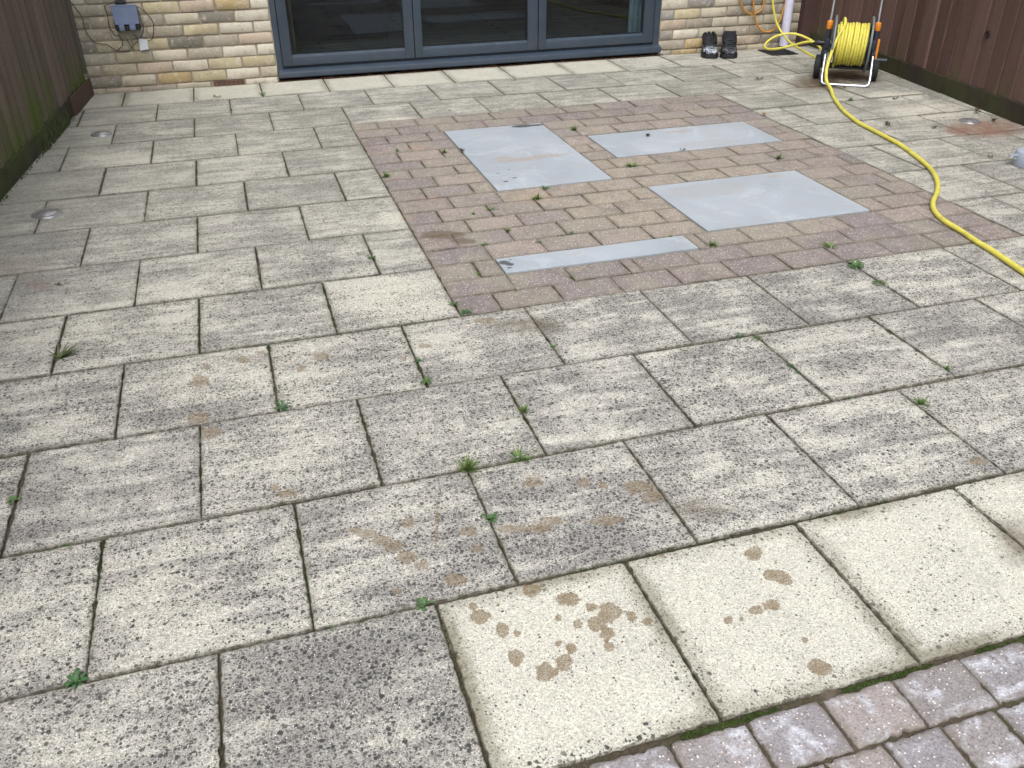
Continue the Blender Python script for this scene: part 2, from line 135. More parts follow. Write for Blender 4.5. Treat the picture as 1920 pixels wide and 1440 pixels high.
# ------------------------------------------------------------------ material DSL
class NT:
    def __init__(s, name):
        s.mat = bpy.data.materials.new(name); s.mat.use_nodes = True; s.t = s.mat.node_tree; s.t.nodes.clear()
        s.out = s.t.nodes.new('ShaderNodeOutputMaterial'); s.tc = None
    def n(s, ty, **k):
        nd = s.t.nodes.new(ty)
        for a, b in k.items(): setattr(nd, a, b)
        return nd
    def put(s, sock, v):
        if v is None: return
        if isinstance(v, bpy.types.NodeSocket): s.t.links.new(v, sock)
        elif isinstance(v, (tuple, list)):
            d = sock.default_value
            sock.default_value = tuple(v) + ((1,) if len(d) == 4 and len(v) == 3 else ())
        else:
            try: sock.default_value = v
            except Exception: sock.default_value = (v,) * len(sock.default_value)
    def co(s, scale=None, off=None):
        if s.tc is None: s.tc = s.n('ShaderNodeTexCoord')
        o = s.tc.outputs['Object']
        if off is not None: o = s.vadd(o, off)
        if scale is not None:
            m = s.n('ShaderNodeMapping'); s.t.links.new(o, m.inputs['Vector']); m.inputs['Scale'].default_value = scale; o = m.outputs[0]
        return o
    def vadd(s, a, b):
        m = s.n('ShaderNodeVectorMath', operation='ADD'); s.put(m.inputs[0], a); s.put(m.inputs[1], b); return m.outputs[0]
    def vscale(s, a, k):
        m = s.n('ShaderNodeVectorMath', operation='SCALE'); s.put(m.inputs[0], a); m.inputs['Scale'].default_value = k; return m.outputs[0]
    def m(s, op, a, b=None, c=None, clamp=False):
        m = s.n('ShaderNodeMath', operation=op, use_clamp=clamp); s.put(m.inputs[0], a); s.put(m.inputs[1], b); s.put(m.inputs[2], c); return m.outputs[0]
    def step(s, v, lo, hi, a=0.0, b=1.0):
        m = s.n('ShaderNodeMapRange', interpolation_type='SMOOTHSTEP'); s.put(m.inputs[0], v); s.put(m.inputs[1], lo); s.put(m.inputs[2], hi); m.inputs[3].default_value = a; m.inputs[4].default_value = b; return m.outputs[0]
    def lin(s, v, lo, hi, a=0.0, b=1.0):
        m = s.n('ShaderNodeMapRange'); s.put(m.inputs[0], v); s.put(m.inputs[1], lo); s.put(m.inputs[2], hi); m.inputs[3].default_value = a; m.inputs[4].default_value = b; return m.outputs[0]
    def mix(s, f, a, b, mode='MIX'):
        m = s.n('ShaderNodeMix', data_type='RGBA', blend_type=mode); s.put(m.inputs[0], f); s.put(m.inputs[6], a); s.put(m.inputs[7], b); return m.outputs[2]
    def noise(s, sc, det=4, rough=.55, vec=None, dist=0.0, color=False):
        m = s.n('ShaderNodeTexNoise'); s.put(m.inputs['Vector'], vec if vec is not None else s.co()); m.inputs['Scale'].default_value = sc; m.inputs['Detail'].default_value = det; m.inputs['Roughness'].default_value = rough; m.inputs['Distortion'].default_value = dist
        return m.outputs[1] if color else m.outputs[0]
    def vor(s, sc, vec=None, feat='F1'):
        m = s.n('ShaderNodeTexVoronoi', feature=feat); s.put(m.inputs['Vector'], vec if vec is not None else s.co()); m.inputs['Scale'].default_value = sc
        return m.outputs['Distance'], m.outputs['Color'] if feat == 'F1' else None
    def sep(s, c):
        m = s.n('ShaderNodeSeparateColor'); s.put(m.inputs[0], c); return m.outputs
    def comb(s, r, g, b):
        m = s.n('ShaderNodeCombineXYZ'); s.put(m.inputs[0], r); s.put(m.inputs[1], g); s.put(m.inputs[2], b); return m.outputs[0]
    def attr(s, name):
        m = s.n('ShaderNodeAttribute', attribute_name=name); return m.outputs['Color'], m.outputs['Fac']
    def ramp(s, v, stops):
        m = s.n('ShaderNodeValToRGB'); s.put(m.inputs[0], v); e = m.color_ramp.elements
        while len(e) < len(stops): e.new(.5)
        for i, (p, c) in enumerate(stops): e[i].position = p; e[i].color = tuple(c) + (1,)
        return m.outputs[0]
    def bump(s, h, strength=.3, dist=.002, normal=None):
        m = s.n('ShaderNodeBump'); m.inputs['Strength'].default_value = strength; m.inputs['Distance'].default_value = dist; s.put(m.inputs['Height'], h)
        if normal is not None: s.put(m.inputs['Normal'], normal)
        return m.outputs[0]
    def bsdf(s, col, rough=.8, normal=None, metal=0.0, spec=.5, coat=0.0, **k):
        m = s.n('ShaderNodeBsdfPrincipled'); s.put(m.inputs['Base Color'], col); s.put(m.inputs['Roughness'], rough); s.put(m.inputs['Metallic'], metal); s.put(m.inputs['Specular IOR Level'], spec); m.inputs['Coat Weight'].default_value = coat
        if normal is not None: s.put(m.inputs['Normal'], normal)
        s.t.links.new(m.outputs[0], s.out.inputs[0]); s.b = m
        return s.mat
def simple(name, col, rough=.5, metal=0.0, spec=.5, var=.12, sc=25, bump=.0, bsc=300, dirt=None):
    t = NT(name); n = t.noise(sc, 4)
    c = t.mix(t.lin(n, .3, .7), tuple(v * (1 - var) for v in col), tuple(min(1, v * (1 + var)) for v in col))
    if dirt: c = t.mix(t.m('MULTIPLY', t.step(t.noise(14, 6, .7), .5, .7), dirt[1]), c, dirt[0])
    nm = t.bump(t.noise(bsc, 2), bump, .001) if bump else None
    return t.bsdf(c, t.lin(n, .3, .7, rough * .9, min(1, rough * 1.12)), nm, metal, spec)

# ------------------------------------------------------------------ paving materials
def grains(t, base, amt=.30, sc=300):
    g1 = t.noise(sc * 1.1, 2, .7); d, c = t.vor(sc * 1.05); cs = t.sep(c)
    k = t.m('MULTIPLY', t.lin(g1, .25, .75, 1 - amt * .8, 1 + amt * .8), t.lin(cs[0], 0, 1, 1 - amt * 1.2, 1 + amt * .9))
    base = t.mix(1.0, base, t.comb(k, k, k), 'MULTIPLY')
    base = t.mix(t.step(cs[1], .88, .92, 0, .16), base, (.5, .38, .33))      # pinkish grains
    base = t.mix(t.step(cs[2], .88, .92, 0, .5), base, (.30, .31, .31))
    return base, g1, cs
def slab_mat(name, pale=False):
    t = NT(name)
    A, _ = t.attr('A'); a = t.sep(A); Bc, _ = t.attr('B'); b = t.sep(Bc); _, ed = t.attr('edge'); R, _ = t.attr('R'); r = t.sep(R)
    off = t.vscale(R, 13.0)
    cl = t.co(off=off); st = t.co(scale=(3.0, 17, 1), off=off)
    streak = t.noise(1.0, 6, .62, st, .6); blot = t.noise(5.5, 5, .6, cl, .4); fine = t.noise(38, 4, .65, cl)
    d0 = t.m('ADD', t.m('MULTIPLY', streak, .62), t.m('ADD', t.m('MULTIPLY', blot, .34), t.m('MULTIPLY', fine, .16)))
    if pale:
        base = t.mix(t.step(blot, .3, .7), (.585, .57, .485), (.54, .528, .455))
        base = t.mix(t.m('MULTIPLY', t.step(t.noise(9, 5, .7, cl), .56, .72), .45), base, (.43, .42, .37))
        dens = t.m('ADD', t.m('MULTIPLY', a[1], .5), t.m('MULTIPLY', t.step(ed, .06, .0), .35))
    else:
        d1 = t.m('ADD', t.m('ADD', t.m('MULTIPLY', t.m('SUBTRACT', streak, .5), 3.5), t.m('MULTIPLY', t.m('SUBTRACT', blot, .5), 2.6)), t.m('MULTIPLY', t.m('SUBTRACT', fine, .5), 1.2))
        dens = t.m('SUBTRACT', t.m('ADD', t.m('MULTIPLY', a[1], 1.0), t.m('MULTIPLY', d1, t.lin(a[1], 0, .6, .28, .85))), t.m('MULTIPLY', a[2], .5))
        dirt = t.m('SUBTRACT', t.step(t.m('ADD', d1, t.m('MULTIPLY', t.m('SUBTRACT', a[0], .5), .8)), -.75, .95), t.m('MULTIPLY', a[2], .8), clamp=True)
        base = t.mix(t.m('ADD', t.m('MULTIPLY', r[1], .5), t.m('MULTIPLY', t.step(fine, .35, .65), .5)), (.56, .542, .475), (.478, .463, .408))
        base = t.mix(dirt, base, t.mix(t.lin(r[2], 0, 1), (.25, .243, .225), (.29, .28, .256)))
        dens = t.m('ADD', dens, t.m('ADD', .09, t.m('MULTIPLY', t.step(ed, .035, .0), .22)))
    base = t.mix(t.m('MULTIPLY', a[2], .8), base, (.55, .525, .435))
    base, g1, cs = grains(t, base, .30 if not pale else .22)
    # lichen spots: two sizes of round dark dots, denser where dens is high
    dist = t.vadd(cl, t.vscale(t.noise(140, 2, .5, color=True), .006))
    for sc, k0, k1, str_ in ((76, 1.0, -.05, .97), (130, 1.25, .05, .95), (215, 1.3, .20, .86), (380, .6, .36, .55)):
        dd, cc = t.vor(sc, dist); c3 = t.sep(cc)
        has = t.step(t.m('SUBTRACT', t.m('ADD', t.m('MULTIPLY', dens, k0), k1), c3[0]), -.02, .02)
        rad = t.lin(c3[1], 0, 1, .20, .46)
        spot = t.m('MULTIPLY', has, t.step(t.m('SUBTRACT', rad, dd), -.03, .07))
        base = t.mix(t.m('MULTIPLY', spot, t.lin(c3[2], 0, 1, str_ * .65, str_)), base, (.046, .045, .044))
    # white glints of aggregate
    dw, cw = t.vor(260); base = t.mix(t.m('MULTIPLY', t.step(t.sep(cw)[0], .955, .965), t.step(dw, .36, .25)), base, (.82, .82, .80))
    # dirt gathered along the joints
    en = t.noise(42, 8, .8, cl)
    ew = .048 if pale else .016
    edge = t.step(t.m('SUBTRACT', ed, t.m('MULTIPLY', t.m('SUBTRACT', en, .42), ew * 1.8)), ew * .9, 0.0)
    base = t.mix(t.m('MULTIPLY', edge, t.lin(t.noise(2.6, 3, .5), .38, .62, .05, .75) if pale else .38), base, (.165, .15, .10) if pale else (.16, .15, .12))
    base = t.mix(t.m('MULTIPLY', t.step(ed, .0045, .001), t.lin(t.noise(55, 4, .7), .36, .6, .15, .95)), base, (.075, .07, .05))
    base = t.mix(t.step(ed, -.001, -.003), base, (.055, .048, .032))
    # mud splashes with a crisp, ragged outline
    mf = t.m('ADD', b[0], t.m('ADD', t.m('MULTIPLY', t.m('SUBTRACT', t.noise(62, 5, .75), .5), .85), t.m('MULTIPLY', t.m('SUBTRACT', t.noise(24, 3, .5), .5), .6)))
    mud = t.m('MULTIPLY', t.step(mf, .48, .53), t.step(b[0], .12, .3))
    base = t.mix(t.m('MULTIPLY', mud, t.lin(t.m('ADD', t.noise(300, 2), t.m('MULTIPLY', t.m('SUBTRACT', t.noise(35, 3), .5), .5)), .36, .62, .35 if not pale else .5, .75 if not pale else .95)), base, (.185, .135, .075))
    # rust, algae plus an olive-grey that rises with depth, damp
    rf = t.m('MULTIPLY', b[1], t.lin(t.noise(22, 5, .7), .3, .65, .5, 1.6))
    base = t.mix(t.m('MULTIPLY', rf, 1.2, clamp=True), base, (.20, .095, .062))
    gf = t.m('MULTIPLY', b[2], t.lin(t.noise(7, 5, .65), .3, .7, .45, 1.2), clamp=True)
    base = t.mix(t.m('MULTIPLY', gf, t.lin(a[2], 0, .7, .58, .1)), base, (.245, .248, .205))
    _, wet = t.attr('wet'); wf = t.m('MULTIPLY', wet, t.lin(t.noise(16, 5, .6), .3, .6, .4, 1.2), clamp=True)
    base = t.mix(t.m('MULTIPLY', wf, 1.1, clamp=True), base, (.095, .07, .045))
    h = t.m('ADD', t.m('MULTIPLY', g1, .6), t.m('ADD', t.m('MULTIPLY', t.noise(90, 3), .8), t.m('MULTIPLY', streak, .8)))
    return t.bsdf(base, t.lin(wf, 0, 1, .86, .45), t.bump(h, .55, .0025), spec=.28)
def paver_mat(name, sett=False):
    t = NT(name)
    A, _ = t.attr('A'); a = t.sep(A); Bc, _ = t.attr('B'); b = t.sep(Bc); _, ed = t.attr('edge'); R, _ = t.attr('R'); r = t.sep(R)
    cl = t.co(off=t.vscale(R, 9.0))
    if sett:
        base = t.ramp(r[0], [(0, (.215, .20, .20)), (.35, (.32, .285, .27)), (.6, (.25, .235, .25)), (.8, (.36, .315, .285)), (1, (.20, .195, .215))])
        bl = t.noise(13, 5, .65, cl, .5)
        base = t.mix(t.step(bl, .48, .68, 0, .85), base, (.56, .57, .62))
        base = t.mix(t.step(t.noise(21, 4, .6, cl), .56, .72, 0, .6), base, (.19, .175, .18))
    else:
        base = t.ramp(r[0], [(0, (.215, .19, .188)), (.3, (.26, .225, .21)), (.6, (.32, .265, .235)), (.85, (.285, .248, .205)), (1, (.225, .195, .198))])
        base = t.mix(t.m('MULTIPLY', a[0], .6), base, (.165, .138, .145))
        base = t.mix(a[2], base, t.mix(t.lin(r[1], 0, 1), (.335, .30, .23), (.34, .285, .22)))     # sandier centre
        base = t.mix(t.m('MULTIPLY', t.step(t.noise(11, 6, .68, cl, .6), .42, .66), .6), base, (.175, .155, .14))
        base = t.mix(t.m('MULTIPLY', t.step(t.noise(45, 4, .7, cl), .5, .68), .4), base, (.42, .37, .31))
        base = t.mix(t.m('MULTIPLY', t.step(t.noise(3.2, 5, .65), .46, .64), .6), base, (.28, .265, .20))
        base = t.mix(t.m('MULTIPLY', t.step(t.noise(4.7, 6, .7), .52, .68), .5), base, (.165, .145, .13))
        base = t.mix(t.m('MULTIPLY', t.step(t.noise(7, 4, .6, cl), .55, .75), .4), base, (.40, .32, .255))
    base, g1, cs = grains(t, base, .2)
    dw, cw = t.vor(150 if sett else 135); cws = t.sep(cw)
    base = t.mix(t.m('MULTIPLY', t.step(cws[0], .78, .80, 0, .95), t.step(dw, .36, .2)), base, (.74, .71, .68))
    dd, cc = t.vor(105); base = t.mix(t.m('MULTIPLY', t.step(t.sep(cc)[1], .78, .8), t.step(dd, .36, .2, 0, .65)), base, (.12, .105, .10))
    en = t.noise(40, 5, .65, cl)
    edge = t.step(t.m('SUBTRACT', ed, t.m('MULTIPLY', t.m('SUBTRACT', en, .4), .03)), .018, 0.0)
    base = t.mix(t.m('MULTIPLY', edge, .45), base, (.15, .125, .095))
    base = t.mix(t.m('MULTIPLY', t.step(ed, .003, .0005), t.lin(t.noise(50, 4, .7), .38, .62, 0, .75)), base, (.09, .08, .055))
    base = t.mix(t.step(ed, -.001, -.003), base, (.055, .048, .032))
    rf = t.m('MULTIPLY', b[1], t.lin(t.noise(22, 5, .7), .3, .65, .3, 1.3))
    base = t.mix(t.m('MULTIPLY', rf, .45, clamp=True), base, (.36, .22, .13))
    _, wet = t.attr('wet'); wf = t.step(t.m('ADD', wet, t.m('MULTIPLY', t.m('SUBTRACT', t.noise(30, 5, .6), .5), .7)), .4, .6)
    base = t.mix(t.m('MULTIPLY', wf, .7), base, (.115, .085, .055))
    h = t.m('ADD', t.m('MULTIPLY', g1, .6), t.m('ADD', t.m('MULTIPLY', t.noise(80, 3), 1.0), t.m('MULTIPLY', dw, -.5)))
    return t.bsdf(base, .84, t.bump(h, .7, .003), spec=.3)
def joint_mat():
    t = NT('joint_soil')
    n1 = t.noise(9, 5, .6); n2 = t.noise(120, 4, .7); n3 = t.noise(3.1, 4, .6)
    c = t.mix(t.lin(n2, .3, .7), (.035, .030, .022), (.11, .09, .062))
    c = t.mix(t.step(n1, .60, .70, 0, .7), c, (.16, .085, .055))
    c = t.mix(t.step(t.noise(9, 4, .6), .56, .66, 0, .6), c, (.045, .058, .022))
    c = t.mix(t.step(n3, .56, .68, 0, .6), c, (.22, .185, .14))
    return t.bsdf(c, .95, t.bump(n2, .8, .004), spec=.15)
M_SLAB = slab_mat('weathered_concrete_slab'); M_PALE = slab_mat('clean_cream_slab', True)
M_PAVER = paver_mat('tumbled_block'); M_SETT = paver_mat('purple_sett', True); M_JOINT = joint_mat()

# ------------------------------------------------------------------ paving geometry
def field(X, Y, ells, k=1.0):
    """smooth bumps that cross .5 on each ellipse outline"""
    out = np.zeros_like(X)
    for e in ells:
        cx, cy, ax, ay, bx, by = e[:6]; s = e[6] if len(e) > 6 else 1.0
        det = ax * by - ay * bx; dx = X - cx; dy = Y - cy
        u = (dx * by - dy * bx) / det; v = (-dx * ay + dy * ax) / det; q = np.sqrt(u * u + v * v)
        f = np.clip(1.0 - .5 * q, 0, 1) if len(e) == 6 else np.clip(1.5 - q, 0, 1) ** .8 * s
        out = np.maximum(out, f)
    return out
LK = lambda y: -.087 + (y - 5.434) * .0996      # left fence line
class Paving:
    def __init__(s): s.V = []; s.F = []; s.at = {k: [] for k in ('A', 'B', 'R', 'edge', 'wet')}; s.n = 0; s.rng = np.random.default_rng(5)
    def slab(s, P00, P10, P11, P01, cell, gap=.009, r=.004, wob=.0018, tilt=.0012, tone=None, lich=None, sandy=0.0, h=0.0):
        rng = s.rng
        g0 = gap / 2 + rng.uniform(-.0012, .0012, 4) + np.array([-.0003, -.0003, .0016, .0016]) * (1 if abs(P10[0] - P00[0]) > .3 else 0)
        P00, P10, P11, P01 = [np.array(p, float) for p in (P00, P10, P11, P01)]
        W = np.linalg.norm(P10 - P00); D = np.linalg.norm(P01 - P00)
        def lines(L, ga, gb):
            L2 = L - ga - gb; k = max(2, int(round((L2 - 4.5 * r) / cell)))
            a = np.concatenate([[0, .35 * r, r, 2.2 * r], np.linspace(2.2 * r, L2 - 2.2 * r, k + 1)[1:-1], [L2 - 2.2 * r, L2 - r, L2 - .35 * r, L2]])
            return (a + ga) / L, np.minimum(a, L2 - a)
        u, du = lines(W, g0[0], g0[1]); v, dv = lines(D, g0[2], g0[3])
        U, Vv = np.meshgrid(u, v); DU, DV = np.meshgrid(du, dv)
        X = (P00[0] * (1 - U) + P10[0] * U) * (1 - Vv) + (P01[0] * (1 - U) + P11[0] * U) * Vv
        Y = (P00[1] * (1 - U) + P10[1] * U) * (1 - Vv) + (P01[1] * (1 - U) + P11[1] * U) * Vv
        d = np.minimum(DU, DV)
        rot = rng.normal(0, .0018); cx, cy = X.mean(), Y.mean(); X, Y = X - rot * (Y - cy), Y + rot * (X - cx)
        # ragged arrises
        fx = np.exp(-DU / (3 * r)) * np.where(U < .5, 1, -1); fy = np.exp(-DV / (3 * r)) * np.where(Vv < .5, 1, -1)
        nx = fnoise(X, Y, 62, 3, 3) ** 3 * 6.0; ny = fnoise(X, Y, 65, 3, 9) ** 3 * 6.0
        Z = -1.1 * r * (np.exp(-DU / (.55 * r)) + np.exp(-DV / (.55 * r))) * .8
        Xw = X + fx * nx * wob; Yw = Y + fy * ny * wob
        tz = rng.normal(0, tilt, 3); Z = Z + h + tz[0] * .7 + tz[1] * (U - .5) * 1.6 + tz[2] * (Vv - .5) * 1.6
        Z = Z + (fnoise(X, Y, 9, 3, 21) - .5) * .0016 + (fnoise(X, Y, 60, 2, 33) - .5) * .0008
        ny_, nx_ = X.shape; idx = np.arange(nx_ * ny_).reshape(ny_, nx_) + s.n
        top = np.stack([Xw, Yw, Z], -1).reshape(-1, 3)
        F = np.stack([idx[:-1, :-1], idx[:-1, 1:], idx[1:, 1:], idx[1:, :-1]], -1).reshape(-1, 4)
        ring = np.concatenate([idx[0, :-1], idx[:-1, -1], idx[-1, :0:-1], idx[:0:-1, 0]]); nr = len(ring)
        lo = top[ring - s.n].copy(); lo[:, 2] = -.03; li = np.arange(nr) + s.n + nx_ * ny_
        F2 = np.stack([ring, li, np.roll(li, -1), np.roll(ring, -1)], -1)
        s.V += [top, lo]; s.F += [F, F2]
        to = rng.uniform(.25, .75) if tone is None else tone; li_ = rng.uniform(.15, .45) if lich is None else lich
        n = nx_ * ny_
        pale = np.clip(field(X, Y, PALE), 0, 1).reshape(-1) * .75 + sandy
        lm = np.full(n, li_) + field(X, Y, [e for e in DARK if e[6] < .4]).reshape(-1) * 1.1
        tn = np.full(n, to) + field(X, Y, [e for e in DARK if e[6] < .4]).reshape(-1) * 1.2
        A = np.stack([tn, lm, pale, np.ones(n)], -1)
        alg_depth = np.clip(1 - (X - LK(Y)) / .55, 0, 1) * .9 + np.clip((X - (5.1 + .1 * (Y - 3))) / .5, 0, 1) * .55 * (Y > 2) + np.clip((Y - .9) * .28, 0, .62)  # algae beside the fences, plus an even olive-grey growing towards the house
        B = np.stack([field(X, Y, MUD).reshape(-1), field(X, Y, RUST).reshape(-1), alg_depth.reshape(-1), np.ones(n)], -1)
        wet = field(X, Y, [e for e in DARK if e[6] >= .4]).reshape(-1)
        R = np.tile(np.append(rng.random(3), 1.0), (n, 1))
        pick = ring - s.n
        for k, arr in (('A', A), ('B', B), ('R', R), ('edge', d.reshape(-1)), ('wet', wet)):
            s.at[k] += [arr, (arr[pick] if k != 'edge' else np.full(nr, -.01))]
        s.n += n + nr
    def build(s, name, mat, kind=None):
        V = np.concatenate(s.V); F = np.concatenate(s.F)
        me = bpy.data.meshes.new(name); me.vertices.add(len(V)); me.vertices.foreach_set('co', V.astype(np.float32).ravel())
        me.loops.add(F.size); me.loops.foreach_set('vertex_index', F.astype(np.int32).ravel())
        me.polygons.add(len(F)); me.polygons.foreach_set('loop_start', np.arange(0, F.size, 4, dtype=np.int32))
        me.update(calc_edges=True); me.validate()
        for k, l in s.at.items():
            arr = np.concatenate(l).astype(np.float32)
            if arr.ndim == 1: me.attributes.new(k, 'FLOAT', 'POINT').data.foreach_set('value', arr)
            else: me.attributes.new(k, 'FLOAT_COLOR', 'POINT').data.foreach_set('color', arr.ravel())
        me.polygons.foreach_set('use_smooth', [True] * len(me.polygons))
        return tag(link(name, me, mat), kind=kind)

RK = lambda y: 5.586 + (y - 4.41) * .1242 if y < 4.41 else 5.586 + (y - 4.41) * .02      # right fence line
PX0, PX1, PY0, PY1 = 1.513, 4.003, 1.342, 4.052          # the block-paved panel
# rows of slabs: (y near at x=0, at x=4.5), (y far ...), joint offset or list
B = {-1: (-.466, -.470), 0: (0, 0), 1: (.451, .451), 2: (.899, .899), 3: (1.342, 1.342), 4: (1.785, 1.79), 5: (2.233, 2.237), 6: (2.683, 2.692), 7: (3.137, 3.152), 8: (3.596, 3.602), 9: (4.058, 4.045), 10: (4.522, 4.445), 11: (4.965, 4.905), 12: (5.392, 5.365)}
yb = lambda k, x: B[k][0] + (B[k][1] - B[k][0]) * x / 4.5
def seq(o, a, b, p=.455):
    k = math.ceil((a - o) / p); out = []
    while o + k * p < b: out.append(round(o + k * p, 4)); k += 1
    return out
rows = [
 (-1, [-1.2] + seq(.645, -1.0, 1.0) + [1.107], 'slab'), (-1, [1.107, 1.56, 2.013, 2.482, 2.94, 3.40, 3.86, 4.32, 4.78, 5.3], 'pale'),
 (0, seq(.387, -1.1, 2.3) + [2.662, 3.118, 3.572, 4.03, 4.49, 4.95, 5.4], 'slab'),
 (1, seq(.615, -1.1, 2.1) + [2.435, 2.892, 3.35, 3.81, 4.27, 4.73, 5.2], 'slab'),
 (2, seq(.382, -1.1, 1.9) + [2.205, 2.66, 3.118, 3.575, 4.03, 4.49, 4.95, 5.4], 'slab'),
 (3, seq(.161, -.8, 1.2) + [PX0], 'slab'), (4, seq(-.065, -.8, 1.4) + [PX0], 'slab'), (5, seq(.161, -.8, 1.2) + [PX0], 'slab'),
 (6, seq(-.07, -.8, 1.4) + [PX0], 'slab'), (7, seq(.158, -.8, 1.2) + [PX0], 'slab'), (8, seq(-.074, -.8, 1.4) + [PX0], 'slab'),
 (9, [-.76, -.305, .15, .605, 1.06, 1.52, 1.965, 2.41, 2.853, 3.304, 3.744, 4.216, 4.655, 5.11, 5.50, 5.8], 'slab'),
 (10, [-.53, -.079, .376, .831, 1.285, 1.736, 2.183, 2.633, 3.08, 3.523, 3.98, 4.43, 4.90, 5.35, 5.8], 'slab'),
 (11, [-.3, .15, .601, 1.055, 1.507, 1.957, 2.40, 2.85, 3.31, 3.745, 4.2, 4.65, 5.1, 5.55, 5.8], 'back'),
 (8, [PX1, 4.443, 4.90, 5.358, 5.8], 'slab'), (7, [PX1, 4.205, 4.687, 5.135, 5.36, 5.8], 'slab'), (6, [PX1, 4.46, 4.912, 5.36, 5.7], 'slab'),
 (5, [PX1, 4.228, 4.68, 5.135, 5.36, 5.7], 'slab'), (4, [PX1, 4.455, 4.91, 5.36, 5.6], 'slab'), (3, [PX1, 4.234, 4.69, 5.14, 5.5], 'slab')]
PS, PP = Paving(), Paving()
special = {(0, 2): (.62, .5), (0, 3): (.50, .50), (-1, 2): (.75, .8), (1, 3): (.2, .5), (2, 1): (.5, .3)}
for k, js, kind in rows:
    for i in range(len(js) - 1):
        x0, x1 = js[i], js[i + 1]
        near = k <= 1; cell = .0095 if near and -.3 < x0 < 3.2 else (.016 if k <= 3 else .024)
        c = [(x0, yb(k, x0)), (x1, yb(k, x1)), (x1, yb(k + 1, x1)), (x0, yb(k + 1, x0))]
        if kind == 'pale': PP.slab(*c, cell, gap=.0035, r=.0028, wob=.0020, lich=.03, tone=.4)
        elif kind == 'back':
            if x0 < 3.5: PP.slab(*c, cell, gap=.006, r=.003, wob=.001, lich=.0, tone=.3)
            else: PS.slab(*c, cell, gap=.006, r=.003, wob=.001, lich=.1, tone=.3)
        else:
            far = (k >= 3); lich = PS.rng.uniform(.26, .48) * (1 if x0 > .1 else .6) if far else PS.rng.uniform(.34, .58); tone = PS.rng.uniform(.35, .85) if far else PS.rng.uniform(.3, .8)
            if k == -1: lich, tone = (.62, .85) if x0 > .6 else (.42, .55)
            if (k, round(x0, 2)) == (2, 1.06) or (k == 3 and x0 > 1.0 and x0 < 1.4): tone, lich = .15, .45
            PS.slab(*c, cell, gap=PS.rng.uniform(.0022, .0058) if k > 1 else PS.rng.uniform(.0012, .0042), r=.0022, tone=tone, lich=lich)
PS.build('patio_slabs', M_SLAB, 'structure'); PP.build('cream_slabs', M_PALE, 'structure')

# blocks
COVERS = {'tall': (2.018, 2.627, 2.590, 3.716), 'wide_top': (2.789, 3.812, 2.916, 3.362), 'wide_low': (2.738, 3.575, 1.800, 2.425), 'strip': (1.770, 2.615, 1.640, 1.793)}
PB = Paving(); YR = [4.058, 3.893, 3.721, 3.557, 3.380, 3.205, 3.060, 2.917, 2.755, 2.588, 2.427, 2.267, 2.116, 1.958, 1.797, 1.637, 1.495, 1.343]
over = {1: [1.762, 2.001, 2.295, 2.534, 2.775, 3.016, 3.258, 3.507, 3.756], 14: [1.672, 2.667, 2.876, 3.123, 3.370, 3.589, 3.836], 15: [1.768, 2.007, 2.245, 2.299, 2.539, 2.784, 3.029, 3.277, 3.531, 3.758], 3: [1.761, 2.766, 3.005, 3.25, 3.49, 3.742], 2: [1.666, 1.910, 2.866, 3.110, 3.350, 3.60, 3.84]}
for k in range(17):
    y1, y0 = YR[k], YR[k + 1]; ym = (y0 + y1) / 2
    js = over.get(k) or [(1.668 if k % 2 == 0 else 1.763) + .2405 * n for n in range(12)]
    js = [PX0] + [j for j in js if PX0 + .04 < j < PX1 - .04] + [PX1]
    spans = [(PX0, PX1)]
    for (a, b, c_, d_) in COVERS.values():
        if min(y1, d_) - max(y0, c_) > .06: spans = [p for (s0, s1) in spans for p in (((s0, a), (b, s1)) if s0 < a and b < s1 else ((s0, s1),))]
    for s0, s1 in spans:
        jj = [s0] + [j for j in js if s0 + .045 < j < s1 - .045] + [s1]
        for a, b in zip(jj, jj[1:]):
            yy0, yy1 = y0, y1
            for (ca, cb, cc, cd) in COVERS.values():
                if a < cb - .02 and b > ca + .02:
                    if yy0 < cd < yy1: yy0 = cd
                    if yy0 < cc < yy1: yy1 = cc
            if yy1 - yy0 < .03: continue
            mx, my = (a + b) / 2, (yy0 + yy1) / 2
            sand = max(0, 1 - (((mx - 2.75) / 1.0) ** 2 + ((my - 2.45) / .95) ** 2)) * .8 * PB.rng.uniform(.5, 1.2)
            PB.slab((a, yy0), (b, yy0), (b, yy1), (a, yy1), .02, gap=PB.rng.uniform(.0, .0032), r=.0022, wob=.0018, tilt=.0011, sandy=min(sand, .8), tone=min(1, max(0, (1.0 if k in (0, 1, 15, 16) else .75 if k == 2 else 0.2) + (.6 if mx < 1.78 or mx > 3.75 else 0) - .15)) * PB.rng.uniform(.5, 1.1), lich=.2)
PB.build('block_panel', M_PAVER, 'structure')
# setts in front
ST = Paving(); ys = -.4735; sh = [1.28, 1.44]
for k in range(7):
    d = .122; wd = .163 if k == 0 else (.127 if k == 1 else .15)
    x = (1.278 if k == 0 else 1.44 if k == 1 else 1.3) - wd * 18
    while x < 4.6:
        ww = wd + ST.rng.uniform(-.006, .006) if k > 1 else wd
        if x > -1.0: ST.slab((x, ys - d), (x + ww, ys - d), (x + ww, ys), (x, ys), .010 if k < 3 else .02, gap=ST.rng.uniform(.002, .006), r=.0048, wob=.0026, tilt=.0018, tone=.5, lich=.2, h=-.001)
        x += ww
    ys -= d
ST.build('setts', M_SETT, 'structure')

